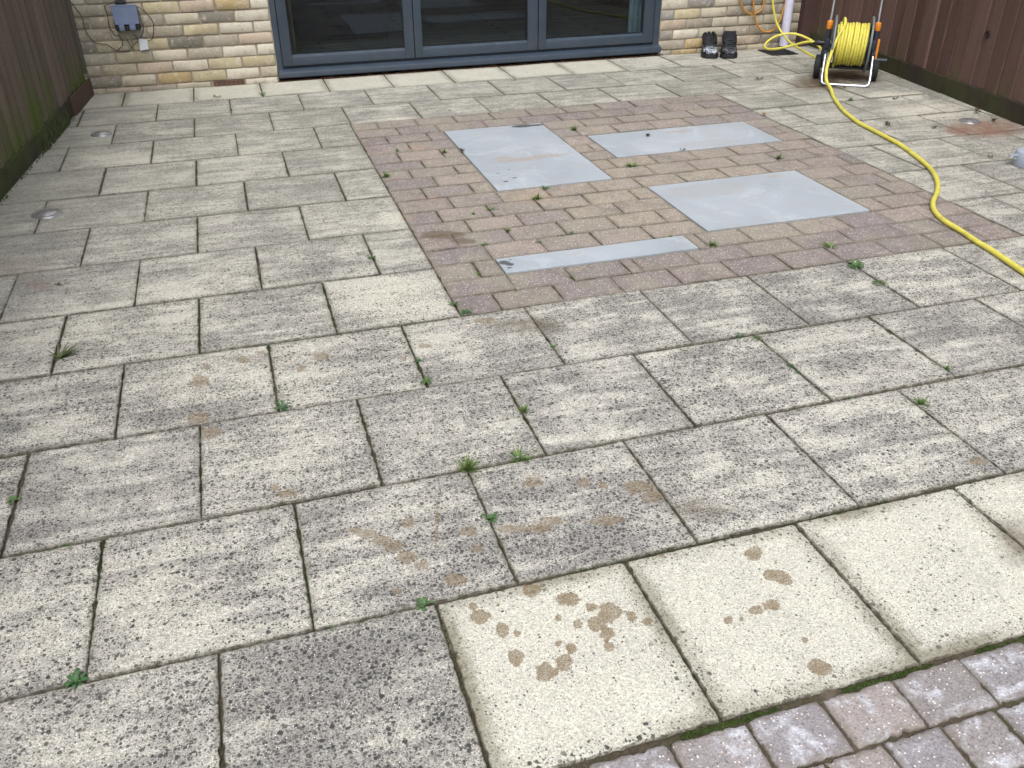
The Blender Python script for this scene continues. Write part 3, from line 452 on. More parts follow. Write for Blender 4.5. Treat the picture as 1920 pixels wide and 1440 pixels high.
# joint bed + ground
def sheet(name, x0, x1, y0, y1, z, mat, res=1):
    mb = MB(); nx = res; 
    for i in range(nx):
        for j in range(nx):
            pass
    me = bpy.data.meshes.new(name); me.from_pydata([(x0, y0, z), (x1, y0, z), (x1, y1, z), (x0, y1, z)], [], [(0, 1, 2, 3)])
    return link(name, me, mat)
def grid_sheet(name, x0, x1, y0, y1, step, zf, mat):
    nx = int((x1 - x0) / step); ny = int((y1 - y0) / step); X, Y = np.meshgrid(np.linspace(x0, x1, nx + 1), np.linspace(y0, y1, ny + 1)); Z = zf(X, Y)
    V = np.stack([X, Y, Z], -1).reshape(-1, 3); I = np.arange(V.shape[0]).reshape(ny + 1, nx + 1)
    F = np.stack([I[:-1, :-1], I[:-1, 1:], I[1:, 1:], I[1:, :-1]], -1).reshape(-1, 4)
    me = bpy.data.meshes.new(name); me.from_pydata(V.tolist(), [], F.tolist()); me.polygons.foreach_set('use_smooth', [True] * len(me.polygons))
    return link(name, me, mat)
tag(grid_sheet('joint_bed', -1.1, 5.9, -1.45, 5.47, .03, lambda X, Y: -.0085 + (fnoise(X, Y, 25, 3, 5) - .5) * .007 + (fnoise(X, Y, 2.3, 2, 8) - .5) * .006, M_JOINT), kind='structure')
gt = NT('garden_ground'); gc = gt.mix(gt.step(gt.noise(.8, 6), .4, .6), (.05, .07, .025), (.09, .075, .05)); M_GROUND = gt.bsdf(gc, .95, gt.bump(gt.noise(20, 5), .6, .03), spec=.2)
tag(sheet('ground', -150, 150, -150, 150, -.034, M_GROUND), kind='structure')

# ------------------------------------------------------------------ grey cover sheets
ct = NT('blue_grey_sheet'); n1 = ct.noise(2.2, 6, .6, dist=.8); n2 = ct.noise(30, 5, .6)
cc = ct.mix(ct.lin(n1, .3, .7), (.305, .345, .382), (.39, .43, .47)); cc = ct.mix(ct.m('MULTIPLY', ct.step(ct.noise(5, 6, .7, ct.co(scale=(1, 2.2, 1)), 1.0), .50, .70), .5), cc, (.36, .36, .35))
cc = ct.mix(ct.m('MULTIPLY', ct.step(n2, .62, .70), .3), cc, (.23, .25, .27))
cc = ct.mix(ct.m('MULTIPLY', ct.step(ct.noise(3, 7, .75, None, 1.5), .52, .62), .3), cc, (.52, .56, .59)); dd, dc = ct.vor(60); cc = ct.mix(ct.m('MULTIPLY', ct.step(ct.sep(dc)[0], .985, .99), ct.step(dd, .3, .2)), cc, (.16, .15, .13))
_, tn = ct.attr('tan'); cc = ct.mix(ct.m('MULTIPLY', ct.step(ct.m('ADD', tn, ct.m('MULTIPLY', ct.m('SUBTRACT', ct.noise(24, 5, .7), .5), .8)), .35, .75), .6), cc, (.36, .29, .235))
_, wt = ct.attr('wetmark'); wm = ct.step(ct.m('ADD', wt, ct.m('MULTIPLY', ct.m('SUBTRACT', ct.noise(60, 4, .7), .5), .6)), .47, .53); cc = ct.mix(ct.m('MULTIPLY', wm, .92), cc, (.075, .08, .085))
_, dm = ct.attr('damp'); cc = ct.mix(ct.m('MULTIPLY', ct.step(ct.m('ADD', dm, ct.m('MULTIPLY', ct.m('SUBTRACT', ct.noise(12, 5, .7), .5), .8)), .3, .8), .4), cc, (.31, .31, .31))
M_COVER = ct.bsdf(cc, ct.lin(n1, .3, .7, .42, .58), ct.bump(ct.noise(240, 3), .12, .001), spec=.45)
def E(cx, cy, a, b): return (cx, cy, a, 0, 0, b)
TAN = [E(2.30, 3.045, .19, .035), E(2.42, 3.06, .16, .03), E(2.20, 3.10, .05, .03), E(3.42, 2.375, .045, .022), E(3.33, 3.28, .1, .02)]
WET = [E(1.795, 1.745, .022, .020), E(1.812, 1.722, .016, .016), E(1.80, 1.690, .011, .009), E(1.83, 1.765, .010, .004), E(2.10, 2.72, .016, .010), E(2.16, 2.76, .016, .008), E(2.10, 2.86, .012, .006), E(2.17, 2.90, .010, .006), E(2.12, 2.96, .010, .006), E(2.50, 3.68, .07, .03), E(2.585, 3.675, .05, .02), E(3.13, 3.245, .02, .006)]
DAMP = [E(3.0, 2.29, .22, .09) + (1.0,), E(3.35, 3.0, .17, .06) + (1.0,), E(3.5, 3.0, .12, .04) + (.8,), E(2.85, 2.0, .1, .05) + (.4,)]
lab = {'tall': 'tall blue-grey sheet standing nearest the left border of the block paving, tan smear across it', 'wide_top': 'wide shallow blue-grey sheet farthest back in the block paving', 'wide_low': 'biggest blue-grey sheet, wide and deep, at the right of the block paving', 'strip': 'long narrow blue-grey strip near the front edge of the block paving'}
for k, (a, b, c_, d_) in COVERS.items():
    g_ = .003; zt = .0015
    nx = int((b - a) / .011); ny = max(8, int((d_ - c_) / .011))
    X, Y = np.meshgrid(np.linspace(a + g_, b - g_, nx + 1), np.linspace(c_ + g_, d_ - g_, ny + 1)); Z = zt + (fnoise(X, Y, 3, 3, 4) - .5) * .0022
    n = X.size; V = np.stack([X, Y, Z], -1).reshape(-1, 3); I = np.arange(n).reshape(ny + 1, nx + 1)
    F = np.stack([I[:-1, :-1], I[:-1, 1:], I[1:, 1:], I[1:, :-1]], -1).reshape(-1, 4).tolist()
    ring = np.concatenate([I[0, :-1], I[:-1, -1], I[-1, :0:-1], I[:0:-1, 0]]); lo = V[ring].copy(); lo[:, 2] = -.018
    VV = np.concatenate([V, lo]); m_ = len(ring)
    F += [[int(ring[i]), n + i, n + (i + 1) % m_, int(ring[(i + 1) % m_])] for i in range(m_)]
    me = bpy.data.meshes.new('cover_sheet'); me.from_pydata(VV.tolist(), [], F)
    for nm, el in (('tan', TAN), ('wetmark', WET), ('damp', DAMP)):
        arr = np.concatenate([field(X, Y, el).reshape(-1), np.zeros(m_)]).astype(np.float32); me.attributes.new(nm, 'FLOAT', 'POINT').data.foreach_set('value', arr)
    tag(link('cover_sheet', me, M_COVER), lab[k], 'cover sheet', 'blue-grey sheets let into the block paving')

# ------------------------------------------------------------------ house
bt = NT('stock_brick'); BR, _ = bt.attr('bcol'); _, bo = bt.attr('boff')
bl = bt.co(off=bt.comb(bo, bo, bo)); bn = bt.noise(26, 5, .65, bl); bn2 = bt.noise(7, 4, .6, bl)
bc = bt.mix(bt.step(bn2, .46, .66, 0, .5), BR, (.36, .30, .21)); bc = bt.mix(bt.step(bn, .52, .68, 0, .55), bc, (.56, .53, .45)); bc = bt.mix(bt.step(bt.noise(34, 6, .75, bl, .8), .55, .68, 0, .6), bc, (.20, .18, .145)); bc = bt.mix(bt.step(bt.noise(110, 4, .7, bl), .60, .70, 0, .7), bc, (.12, .11, .09))
M_BRICK = bt.bsdf(bc, .9, bt.bump(bt.noise(120, 5, .65), .8, .004), spec=.2)
mt = NT('mortar'); mc = mt.mix(mt.lin(mt.noise(18, 6, .7), .3, .7), (.25, .215, .165), (.35, .305, .24)); M_MORTAR = mt.bsdf(mc, .95, mt.bump(mt.noise(200, 4), .8, .003), spec=.15)
YW = 5.40; DX0, DX1, DZ1 = 1.197, 4.212, 2.12
house = empty('house', (2.7, YW, 0), label='yellow stock brick house wall with dark grey folding glass doors', cat='house')
inv = Matrix.Translation((-2.7, -YW, 0))
def hp(o): # parent to house keeping world coords
    o.parent = house; o.matrix_parent_inverse = inv; return o
cols = {'dark': (.145, .14, .125), 'grey': (.30, .275, .23), 'pale': (.53, .485, .385), 'white': (.60, .565, .48), 'yel': (.46, .40, .25), 'gold': (.40, .29, .13), 'pink': (.44, .35, .28), 'olive': (.40, .37, .26), 'bluegrey': (.22, .225, .23)}
pal = ['pale', 'white', 'yel', 'pale', 'grey', 'olive', 'pink', 'white', 'pale', 'grey', 'dark', 'yel', 'gold']
LEFTR = [['dark', 'pale', 'gold', 'yel', 'white', 'pale'], ['grey', 'olive', 'pink', 'white', 'yel', 'yel'], ['grey', 'olive', 'pale', 'grey', 'white', 'white'], ['dark', 'olive', 'yel', 'dark', 'grey', 'pink'], ['grey', 'grey', 'grey', 'yel', 'white', 'white'], ['dark', 'grey', 'grey', 'pale', 'dark', 'white'], ['grey', 'grey', 'yel', 'pink', 'gold', 'white']]
RIGHTR = [['grey', 'gold', 'grey', 'pink', 'grey', 'grey'], ['bluegrey', 'white', 'pale', 'grey', 'grey', 'grey'], ['pink', 'grey', 'pale', 'pale', 'olive', 'grey'], ['bluegrey', 'yel', 'pale', 'grey', 'grey', 'grey'], ['white', 'bluegrey', 'pale', 'bluegrey', 'grey', 'grey']]
bv, bf, bcol, boff = [], [], [], []
brng = random.Random(4)
def brick(x0, x1, z0, z1, col):
    nx, nz = 6, 3; base = len(bv); j = [brng.uniform(-.0025, .0025) for _ in range(4)]; x0 += j[0]; x1 += j[1]; z0 += j[2] * .7; z1 += j[3] * .7; pr = brng.uniform(-.003, .002)
    for k in range(nz + 1):
        for i in range(nx + 1):
            u, v = (0, .025, .28, .5, .72, .975, 1)[i], (0, .08, .92, 1)[k]
            corner = (i in (0, nx)) and (k in (0, nz)); eg = (i in (0, nx)) or (k in (0, nz))
            x = x0 + (x1 - x0) * u; z = z0 + (z1 - z0) * v
            if corner: x += .0045 * (1 if i == 0 else -1); z += .0035 * (1 if k == 0 else -1)
            x += brng.uniform(-.0012, .0012); z += brng.uniform(-.0016, .0016)
            y = YW + pr + (.0035 if eg else 0) + brng.uniform(-.0012, .0012)
            bv.append((x, y, z))
    for k in range(nz):
        for i in range(nx):
            a = base + k * (nx + 1) + i; bf.append((a, a + 1, a + nx + 2, a + nx + 1))
    ring = [base + i for i in range(nx)] + [base + nx + k * (nx + 1) for k in range(nz)] + [base + nz * (nx + 1) + nx - i for i in range(nx)] + [base + (nz - k) * (nx + 1) for k in range(nz)]
    b2 = len(bv)
    for r_ in ring: bv.append((bv[r_][0], YW + .03, bv[r_][2]))
    m = len(ring)
    for i in range(m): bf.append((ring[i], b2 + i, b2 + (i + 1) % m, ring[(i + 1) % m]))
    n = len(bv) - base; c = cols[col]; c = tuple(v * .76 + q * .24 for v, q in zip(c, (.42, .375, .27))); k = brng.uniform(.88, 1.1)
    bcol.extend([(c[0] * k, c[1] * k, c[2] * k, 1)] * n); boff.extend([brng.uniform(0, 50)] * n)
HP = .0765; JW = .010
for r_ in range(-1, 70):
    z0 = .037 + r_ * HP; z1 = z0 + HP - JW
    if z1 > 5.2: break
    off = .138 if r_ % 2 == 0 else .0245
    x = off - .2335 * 12
    zone = [(-1.2, DX0), (DX1, 6.6)] if z0 < DZ1 else [(-1.2, 6.6)]
    for a, b in zone:
        xx = x; idx = 0
        if a == DX1 and z0 < DZ1: xx = DX1 - (.115 if r_ % 2 else 0.0) - .2335 * 0 + .0
        while xx < b:
            l, h_ = max(xx + JW / 2, a + (.004 if a == DX1 else 0)), min(xx + .2335 - JW / 2, b - .004)
            if h_ - l > .03 and not (r_ == -1 and l < .955 and h_ > .735):
                tab = None
                if a == DX1 and 0 <= r_ < 5: tab = RIGHTR[r_][idx] if idx < 6 else None; idx += 1
                elif b == DX0 and 0 <= r_ < 7:
                    q = int(round((l - JW / 2 - (off - .2335)) / .2335)) if l > -.2 else -1
                    if l < off - .2335 + .1 and l > -.35: q = 0
                    tab = LEFTR[r_][q] if 0 <= q < 6 else None
                cpk = tab or brng.choice(pal)
                if a == DX1 and l > 4.95: cpk = 'grey' if brng.random() < .6 else 'olive'
                brick(l, h_, max(z0, -.02), z1, cpk)
            xx += .2335
me = bpy.data.meshes.new('brickwork'); me.from_pydata(bv, [], bf); me.attributes.new('bcol', 'FLOAT_COLOR', 'POINT').data.foreach_set('color', np.array(bcol, np.float32).ravel()); me.attributes.new('boff', 'FLOAT', 'POINT').data.foreach_set('value', np.array(boff, np.float32)); me.polygons.foreach_set('use_smooth', [True] * len(me.polygons)); me.set_sharp_from_angle(angle=radians(50))
hp(link('brickwork', me, M_BRICK))
mm = MB()
def wallslab(y0, y1):
    mm.box((-1.25, y0, -.03), (DX0, y1, DZ1)); mm.box((DX1, y0, -.03), (6.65, y1, DZ1)); mm.box((-1.25, y0, DZ1), (6.65, y1, 5.25))
wallslab(YW + .007, YW + .29)
hp(mm.build('mortar_wall', M_MORTAR))
# air vent low in the left wall
v_ = MB(); v_.box((.742, YW - .002, -.01), (.952, YW + .02, .006)); v_.box((.742, YW - .002, .019), (.952, YW + .02, .031))
for k in range(7): v_.box((.742 + k * .033, YW - .001, .006), (.752 + k * .033, YW + .02, .019))
hp(v_.build('air_vent', simple('terracotta', (.13, .065, .05), .9, bump=.4)))
# folding door
M_FRAME = simple('slate_grey_aluminium', (.036, .052, .074), .38, 0, .5, var=.10, sc=9, bump=.02, bsc=400, dirt=((.075, .08, .08), .35))
M_RUB = simple('black_gasket', (.008, .009, .012), .6)
def relp(o, p):   # sub-part keeps world coordinates
    o.parent = p; o.matrix_parent_inverse = Matrix.Identity(4) if p.type == 'MESH' else inv; return o
FY = 5.402
fr = MB(); fr.box((DX0 + .001, FY, .066), (1.236, FY + .07, DZ1 - .002), .002); fr.box((4.158, FY, .066), (DX1 - .004, FY + .07, DZ1 - .002), .002); fr.box((1.236, FY + .001, 2.06), (4.158, FY + .07, DZ1 - .004), .002)
fr.box((1.236, FY + .018, .066), (4.158, FY + .07, .092), .001)
door = hp(fr.build('folding_door', M_FRAME)); 
def sub(o): o.parent = door; return o      # door itself has world-space verts, identity local = same frame
si = MB(); P = [(5.372, .026), (5.370, .052), (5.374, .062), (5.384, .066), (5.421, .088), (5.47, .092), (5.47, .026)]
vs = [(x, y, z) for x in (1.200, 4.222) for y, z in P]; n = len(P); si.add(vs, [tuple(range(n)), tuple(range(2 * n - 1, n - 1, -1))] + [(i, i + n, (i + 1) % n + n, (i + 1) % n) for i in range(n)])
sub(si.build('sill', M_FRAME, smooth=True))
M_GLASS = None
gl = NT('door_glass'); fres = gl.n('ShaderNodeFresnel'); fres.inputs['IOR'].default_value = 1.5; g1 = gl.n('ShaderNodeBsdfGlossy'); g1.inputs['Roughness'].default_value = .015; g1.inputs['Color'].default_value = (.95, .97, 1, 1)
gl.put(g1.inputs['Normal'], gl.bump(gl.noise(2.5, 2), .05, .01))
tr = gl.n('ShaderNodeBsdfTransparent'); tr.inputs['Color'].default_value = (.66, .72, .74, 1); mx = gl.n('ShaderNodeMixShader'); fm = gl.m('MULTIPLY', fres.outputs[0], .70, clamp=True)
gl.put(mx.inputs[0], fm); gl.put(mx.inputs[1], tr.outputs[0]); gl.put(mx.inputs[2], g1.outputs[0]); gl.put(gl.out.inputs[0], mx.outputs[0]); M_GLASS = gl.mat
for (a, b, ga, gb) in ((1.241, 2.206, 1.309, 2.136), (2.212, 3.177, 2.270, 3.096), (3.184, 4.152, 3.245, 4.066)):
    s_ = MB(); z0, z1 = .100, 2.052; y0, y1 = FY - .006, FY + .05; g0, g1_ = .176, 1.985; bev = .0025
    s_.box((a, y0, z0), (ga, y1, z1), bev); s_.box((gb, y0, z0), (b, y1, z1), bev); s_.box((ga, y0 + .0006, z0), (gb, y1, g0 - .018), bev); s_.box((ga, y0 + .0006, g1_), (gb, y1, z1), bev)
    # sloping glazing bead
    for (q0, q1) in ((y0 + .001, g0 - .018),):
        s_.add([(ga, q0, q1), (gb, q0, q1), (gb, q0 + .026, g0), (ga, q0 + .026, g0), (ga, q0 + .026, q1 - .01), (gb, q0 + .026, q1 - .01)], [(0, 1, 2, 3), (1, 0, 4, 5), (0, 3, 4), (2, 1, 5)])
    sash = sub(s_.build('sash', M_FRAME, smooth=True))
    p_ = MB(); p_.box((ga - .004, FY + .021, g0 - .006), (gb + .004, FY + .027, g1_ + .006)); sub(p_.build('pane', M_GLASS))
    k_ = MB(); w2 = .004; k_.box((ga, FY + .015, g0), (ga + w2, FY + .0205, g1_)); k_.box((gb - w2, FY + .015, g0), (gb, FY + .0205, g1_)); k_.box((ga + w2, FY + .015, g0), (gb - w2, FY + .0205, g0 + w2)); sub(k_.build('gasket', M_RUB))
bk = MB(); bk.box((1.236, FY + .03, .093), (4.158, FY + .034, .101)); bk.box((2.206, FY + .02, .101), (2.212, FY + .024, 2.05)); bk.box((3.177, FY + .02, .101), (3.184, FY + .024, 2.05)); bk.box((1.236, FY + .02, .101), (1.241, FY + .024, 2.05)); bk.box((4.152, FY + .02, .101), (4.158, FY + .024, 2.05)); sub(bk.build('seal', M_RUB))
for hx in (1.2385, 3.1805): hn = MB(); hn.box((hx - .004, FY - .008, .112), (hx + .004, FY + .008, .215), .0015); sub(hn.build('hinge', M_RUB))
# room behind the glass
ft = NT('dark_floor_boards'); fx = ft.co(scale=(.7, 1, 1)); br = ft.n('ShaderNodeTexBrick'); ft.put(br.inputs['Vector'], ft.co()); br.inputs['Scale'].default_value = 1; br.inputs['Brick Width'].default_value = 1.6; br.inputs['Row Height'].default_value = .10; br.inputs['Mortar Size'].default_value = .009
br.inputs['Color1'].default_value = (.42, .41, .37, 1); br.inputs['Color2'].default_value = (.26, .255, .24, 1); br.inputs['Mortar'].default_value = (.012, .011, .01, 1)
fc = ft.mix(ft.lin(ft.noise(1, 6, .7, ft.co(scale=(3, 60, 1))), .3, .7), br.outputs[0], (.08, .08, .075)); M_FLOOR = ft.bsdf(fc, .4, spec=.3)
M_ROOM = simple('dim_room_wall', (.22, .26, .32), .9, var=.15, sc=2)
rf = MB(); rf.box((-.5, 5.69, .02), (6.2, 9.6, .078)); hp(rf.build('room_floor', M_FLOOR))
rw = MB(); rw.box((-.5, 9.6, .078), (6.2, 9.7, 2.6)); rw.box((-.6, 5.69, .078), (-.5, 9.7, 2.6)); rw.box((6.2, 5.69, .078), (6.3, 9.7, 2.6)); rw.box((-.6, 5.69, 2.6), (6.3, 9.7, 2.7)); rw.box((1.2, 5.47, .0), (4.21, 5.69, .077)); hp(rw.build('room_wall', M_ROOM))
sf = MB(); sf.box((1.0, 6.4, .0785), (2.2, 7.3, .42), .05); sf.box((1.0, 7.15, .42), (2.2, 7.4, .75), .05)
tag(sf.build('sofa', simple('dark_blue_cloth', (.03, .035, .045), .9)), 'dark low sofa dimly seen behind the left door pane', 'sofa')
cu = MB(); X = [4.005 + i * .012 for i in range(13)]
for i in range(12):
    y0_, y1_ = 5.56 + .008 * sin(i * 1.9), 5.56 + .008 * sin((i + 1) * 1.9); cu.add([(X[i], y0_, .095), (X[i + 1], y1_, .095), (X[i + 1], y1_, 2.1), (X[i], y0_, 2.1), (X[i], y0_ + .004, .095), (X[i + 1], y1_ + .004, .095), (X[i + 1], y1_ + .004, 2.1), (X[i], y0_ + .004, 2.1)], [(0, 1, 2, 3), (5, 4, 7, 6)])
tag(cu.build('curtain', simple('pale_blue_cloth', (.42, .55, .60), .9), smooth=True), 'pale blue-green curtain edge behind the right door pane', 'curtain')
po = MB(); po.tube([(1.345, 5.52, .079), (1.338, 5.50, 1.6)], .011, 10); pb = po.build('pole', simple('bamboo', (.16, .115, .06), .6), smooth=True); tag(pb, 'thin brown pole standing just behind the left door pane', 'pole')
pf = MB(); pf.lathe([(.0, 0), (.02, 0), (.02, .02), (.012, .03), (0, .03)], 12, Matrix.Translation((1.345, 5.52, .079))); pf.build('pole_foot', simple('brass', (.4, .32, .18), .4, .6), pb, True)
# down pipe
M_PIPE = simple('lilac_white_plastic', (.60, .60, .74), .38, var=.06, sc=6, dirt=((.42, .41, .46), .5))
dp = MB(); dp.tube([(5.338, 5.345, .016), (5.338, 5.345, 5.2)], .036, 24); hp(dp.build('downpipe', M_PIPE, smooth=True))

# debris strip under the sill
dbt = NT('leaf_litter'); dc1 = dbt.mix(dbt.lin(dbt.noise(70, 5, .8), .35, .65), (.03, .017, .012), (.13, .07, .045)); dc1 = dbt.mix(dbt.step(dbt.noise(22, 4), .62, .7, 0, .6), dc1, (.30, .24, .18)); M_LITTER = dbt.bsdf(dc1, .95, dbt.bump(dbt.noise(150, 5), 1, .006), spec=.15)
lm = MB(); lr = random.Random(2)
for i in range(900):
    x = lr.uniform(1.2, 4.25); y = 5.385 + lr.uniform(-.014, .012); z = -.002 + lr.uniform(0, .012); s_ = lr.uniform(.003, .011); a = lr.uniform(0, 6.3); tz = lr.uniform(-.5, .5)
    ca, sa = cos(a) * s_, sin(a) * s_
    lm.add([(x - ca, y - sa, z), (x + sa * .4, y - ca * .4, z + s_ * .35 * tz), (x + ca, y + sa, z + s_ * .3), (x - sa * .4, y + ca * .4, z + s_ * .5)], [(0, 1, 2, 3), (3, 2, 1, 0)] if False else [(0, 1, 2, 3)])
lo_ = tag(lm.build('leaf_litter', M_LITTER), 'brown leaf crumbs filling the gap under the door sill', kind='stuff')
lb = MB(); lb.box((1.19, 5.368, -.028), (4.25, 5.401, .0005)); lb.build('litter_bed', M_LITTER, lo_)

# ------------------------------------------------------------------ fences
def wood_mat(name, c1, c2, green, gh=.35):
    t = NT(name); A, _ = t.attr('bt'); a = t.sep(A)
    gr = t.noise(1, 6, .6, t.co(scale=(11, 11, .9), off=t.vscale(A, 9)), .5)
    c = t.mix(t.lin(a[0], 0, 1), c1, c2); c = t.mix(t.step(gr, .42, .75, 0, .4), c, tuple(v * .42 for v in c1)); c = t.mix(t.step(t.noise(1, 5, .7, t.co(scale=(60, 60, 2.5))), .58, .7, 0, .3), c, tuple(min(1, v * 2.0) for v in c2))
    geo = t.n('ShaderNodeSeparateXYZ'); t.put(geo.inputs[0], t.co()); z = geo.outputs[2]
    gn = t.noise(1, 5, .6, t.co(scale=(5, 5, 1.3)))
    gf = t.m('MULTIPLY', t.step(t.m('ADD', z, t.m('MULTIPLY', t.m('SUBTRACT', gn, .5), -1.1)), gh, .02), t.step(t.noise(3, 5, .6), .36, .6))
    c = t.mix(t.m('MULTIPLY', gf, green), c, (.085, .125, .022)); 
    return t.bsdf(c, .85, t.bump(t.m('ADD', gr, t.noise(150, 3)), .4, .002), spec=.2)
M_WL = wood_mat('weathered_brown_boards', (.125, .102, .082), (.185, .145, .115), .95, .45)
M_WR = wood_mat('red_brown_boards', (.092, .054, .047), (.160, .098, .083), .40, .22)
M_GB = wood_mat('mossy_gravel_board', (.040, .037, .028), (.055, .05, .038), .45, .6)
M_GBR = wood_mat('dark_gravel_board', (.034, .028, .020), (.050, .040, .030), .22, .5)
def boards(pts, side, z0, z1, width, mat, parent, redlast=0):
    """feather-edge boards along a polyline; side=+1/-1 gives which way they face"""
    V = []; F = []; bt = []; rr = random.Random(9 + side)
    P = [Vector((p[0], p[1], 0)) for p in pts]
    L = [0]
    for a, b in zip(P, P[1:]): L.append(L[-1] + (b - a).length)
    def at(s):
        for i in range(len(P) - 1):
            if s <= L[i + 1] or i == len(P) - 2:
                d = (P[i + 1] - P[i]).normalized(); return P[i] + d * (s - L[i]), d
    s = 0; k = 0
    while s < L[-1] - .02:
        w = width * rr.uniform(.9, 1.1); p0, d = at(s); p1, _ = at(min(s + w + .018, L[-1])); nrm = Vector((-d.y, d.x, 0)) * side
        t0, t1 = .005 + rr.uniform(0, .002), .020 + rr.uniform(-.003, .004); b = len(V); zz = z0 + rr.uniform(-.004, .004)
        off = rr.uniform(-.002, .002); ln = rr.uniform(-.004, .004)
        for z, dx in ((zz, 0), (z1 + rr.uniform(-.004, .004), ln)):
            for p, th in ((p0, t0), (p1, t1)):
                for o_ in (0, th + off): q = p + nrm * o_ + d * dx; V.append((q.x, q.y, z))
        # 0:(p0,back)1:(p0,front)2:(p1,back)3:(p1,front) 4..7 top
        F += [(b + 1, b + 3, b + 7, b + 5), (b + 2, b + 0, b + 4, b + 6), (b + 0, b + 1, b + 5, b + 4), (b + 3, b + 2, b + 6, b + 7), (b, b + 2, b + 3, b + 1), (b + 4, b + 5, b + 7, b + 6)]
        c = (rr.random(), rr.random(), rr.random(), 1); bt += [c] * 8; s += w; k += 1
    me = bpy.data.meshes.new('boards'); me.from_pydata(V, [], F); me.attributes.new('bt', 'FLOAT_COLOR', 'POINT').data.foreach_set('color', np.array(bt, np.float32).ravel())
    return link('boards', me, mat, parent)
def strip(pts, side, z0, z1, th, off=0.0):
    mb = MB(); P = [Vector((p[0], p[1], 0)) for p in pts]
    for a, b in zip(P, P[1:]):
        d = (b - a).normalized(); nrm = Vector((-d.y, d.x, 0)) * side; q = [a + nrm * off, b + nrm * off, b + nrm * (off + th), a + nrm * (off + th)]
        mb.add([(v.x, v.y, z0) for v in q] + [(v.x, v.y, z1) for v in q], [(0, 1, 2, 3), (7, 6, 5, 4), (0, 4, 5, 1), (1, 5, 6, 2), (2, 6, 7, 3), (3, 7, 4, 0)])
    return mb
LP = [(-.093, 5.385), (LK(3.3), 3.3), (LK(-1.4), -1.4)]
RP = [(5.605, 5.385), (5.586, 4.41), (5.383, 2.776), (5.383 - 4.2 * .1242, -1.4)]
fl = tag(empty('fence', (0, 0, 0)), 'weathered grey-brown board fence streaked with green algae on the left', 'fence', 'board fences beside the patio')
boards(LP, 1, .105, 1.80, .125, M_WL, fl)
gb = strip(LP, 1, -.03, .104, .026, .0).build('gravel_board', M_GB, fl)
strip(LP, -1, 1.55, 1.62, .04, .003).build('rail', M_WL, fl); strip(LP, -1, .35, .42, .04, .003).build('rail', M_WL, fl)
nb = MB(); nb.box((-.088, 5.362, .145), (-.060, 5.392, 1.8), .006); nb.build('edge_batten', simple('grey_batten', (.085, .075, .06), .85, bump=.3), fl)
rb = MB(); Pq = [(-.070, 5.30), (LK(4.86) + .027, 4.86)]
ob = strip([(-.093, 5.38), (LK(4.80), 4.80)], 1, -.012, .112, .014, .0275).build('repair_board', simple('newer_brown_board', (.075, .042, .028), .85, bump=.3), fl)
fr_ = tag(empty('fence', (0, 0, 0)), 'dark red-brown board fence with a round knot on the right', 'fence', 'board fences beside the patio')
boards(RP, -1, .110, 1.80, .128, M_WR, fr_)
strip(RP, -1, -.03, .109, .030, .0).build('gravel_board', M_GBR, fr_)
strip(RP, 1, 1.55, 1.62, .04, .003).build('rail', M_WR, fr_); strip(RP, 1, .35, .42, .04, .003).build('rail', M_WR, fr_)
ps = MB(); ps.box((5.485, 5.335, -.03), (5.62, 5.398, 1.9), .004); ps.build('post', simple('dark_red_post', (.060, .030, .026), .85, bump=.3), fr_)
kd = Vector((5.383 - 5.586, 2.776 - 4.41, 0)).normalized(); kn = Vector((kd.y, -kd.x, 0)); kp = Vector((5.4459, 3.2822, .428))
kp = kp + kn * .012; Mk = Matrix.Translation(kp) @ kn.to_track_quat('Z', 'Y').to_matrix().to_4x4()
km = MB(); km.lathe([(.0, .004), (.012, .004), (.017, .010), (.021, .009), (.024, .0)], 20, Mk); km.build('knot', simple('black_knot', (.018, .010, .008), .9), fr_, True)
for f_ in (fl, fr_):
    for c_ in f_.children:
        if c_.data and 'bt' not in c_.data.attributes:
            n = len(c_.data.vertices); c_.data.attributes.new('bt', 'FLOAT_COLOR', 'POINT').data.foreach_set('color', np.tile([.5, .5, .5, 1], n).astype(np.float32))

# ------------------------------------------------------------------ drain cover, ground lights, can
M_BLK = simple('black_iron', (.018, .019, .021), .6, .2, bump=.3)
dr = MB(); A_ = Vector((5.04, 5.075, 0)); Bq = Vector((5.235, 5.05, 0)); ux = Vector((1, -.03, 0)).normalized(); uy = Vector((.03, 1, 0)).normalized(); Md = Matrix(((ux.x, uy.x, 0, 5.06), (ux.y, uy.y, 0, 5.06), (0, 0, 1, .0), (0, 0, 0, 1)))
dr.box((0, 0, -.01), (.24, .24, .0065), .002, Md)
dro = tag(dr.build('drain_cover', M_BLK), 'square black drain cover at the foot of the downpipe', 'drain cover')
gr_ = MB()
for i in range(7): gr_.box((.02 + i * .03, .02, .007), (.032 + i * .03, .22, .0095), 0, Md)
gr_.build('grating', M_BLK, dro)
sm = NT('worn_stainless'); sc_ = sm.mix(sm.lin(sm.noise(20, 5), .35, .65), (.42, .43, .45), (.66, .67, .69)); M_STEEL = sm.bsdf(sc_, sm.lin(sm.noise(60, 4), .3, .7, .32, .5), metal=.85)
M_LENS = simple('cloudy_lens', (.33, .36, .40), .12, .3, .6, var=.3, sc=30)
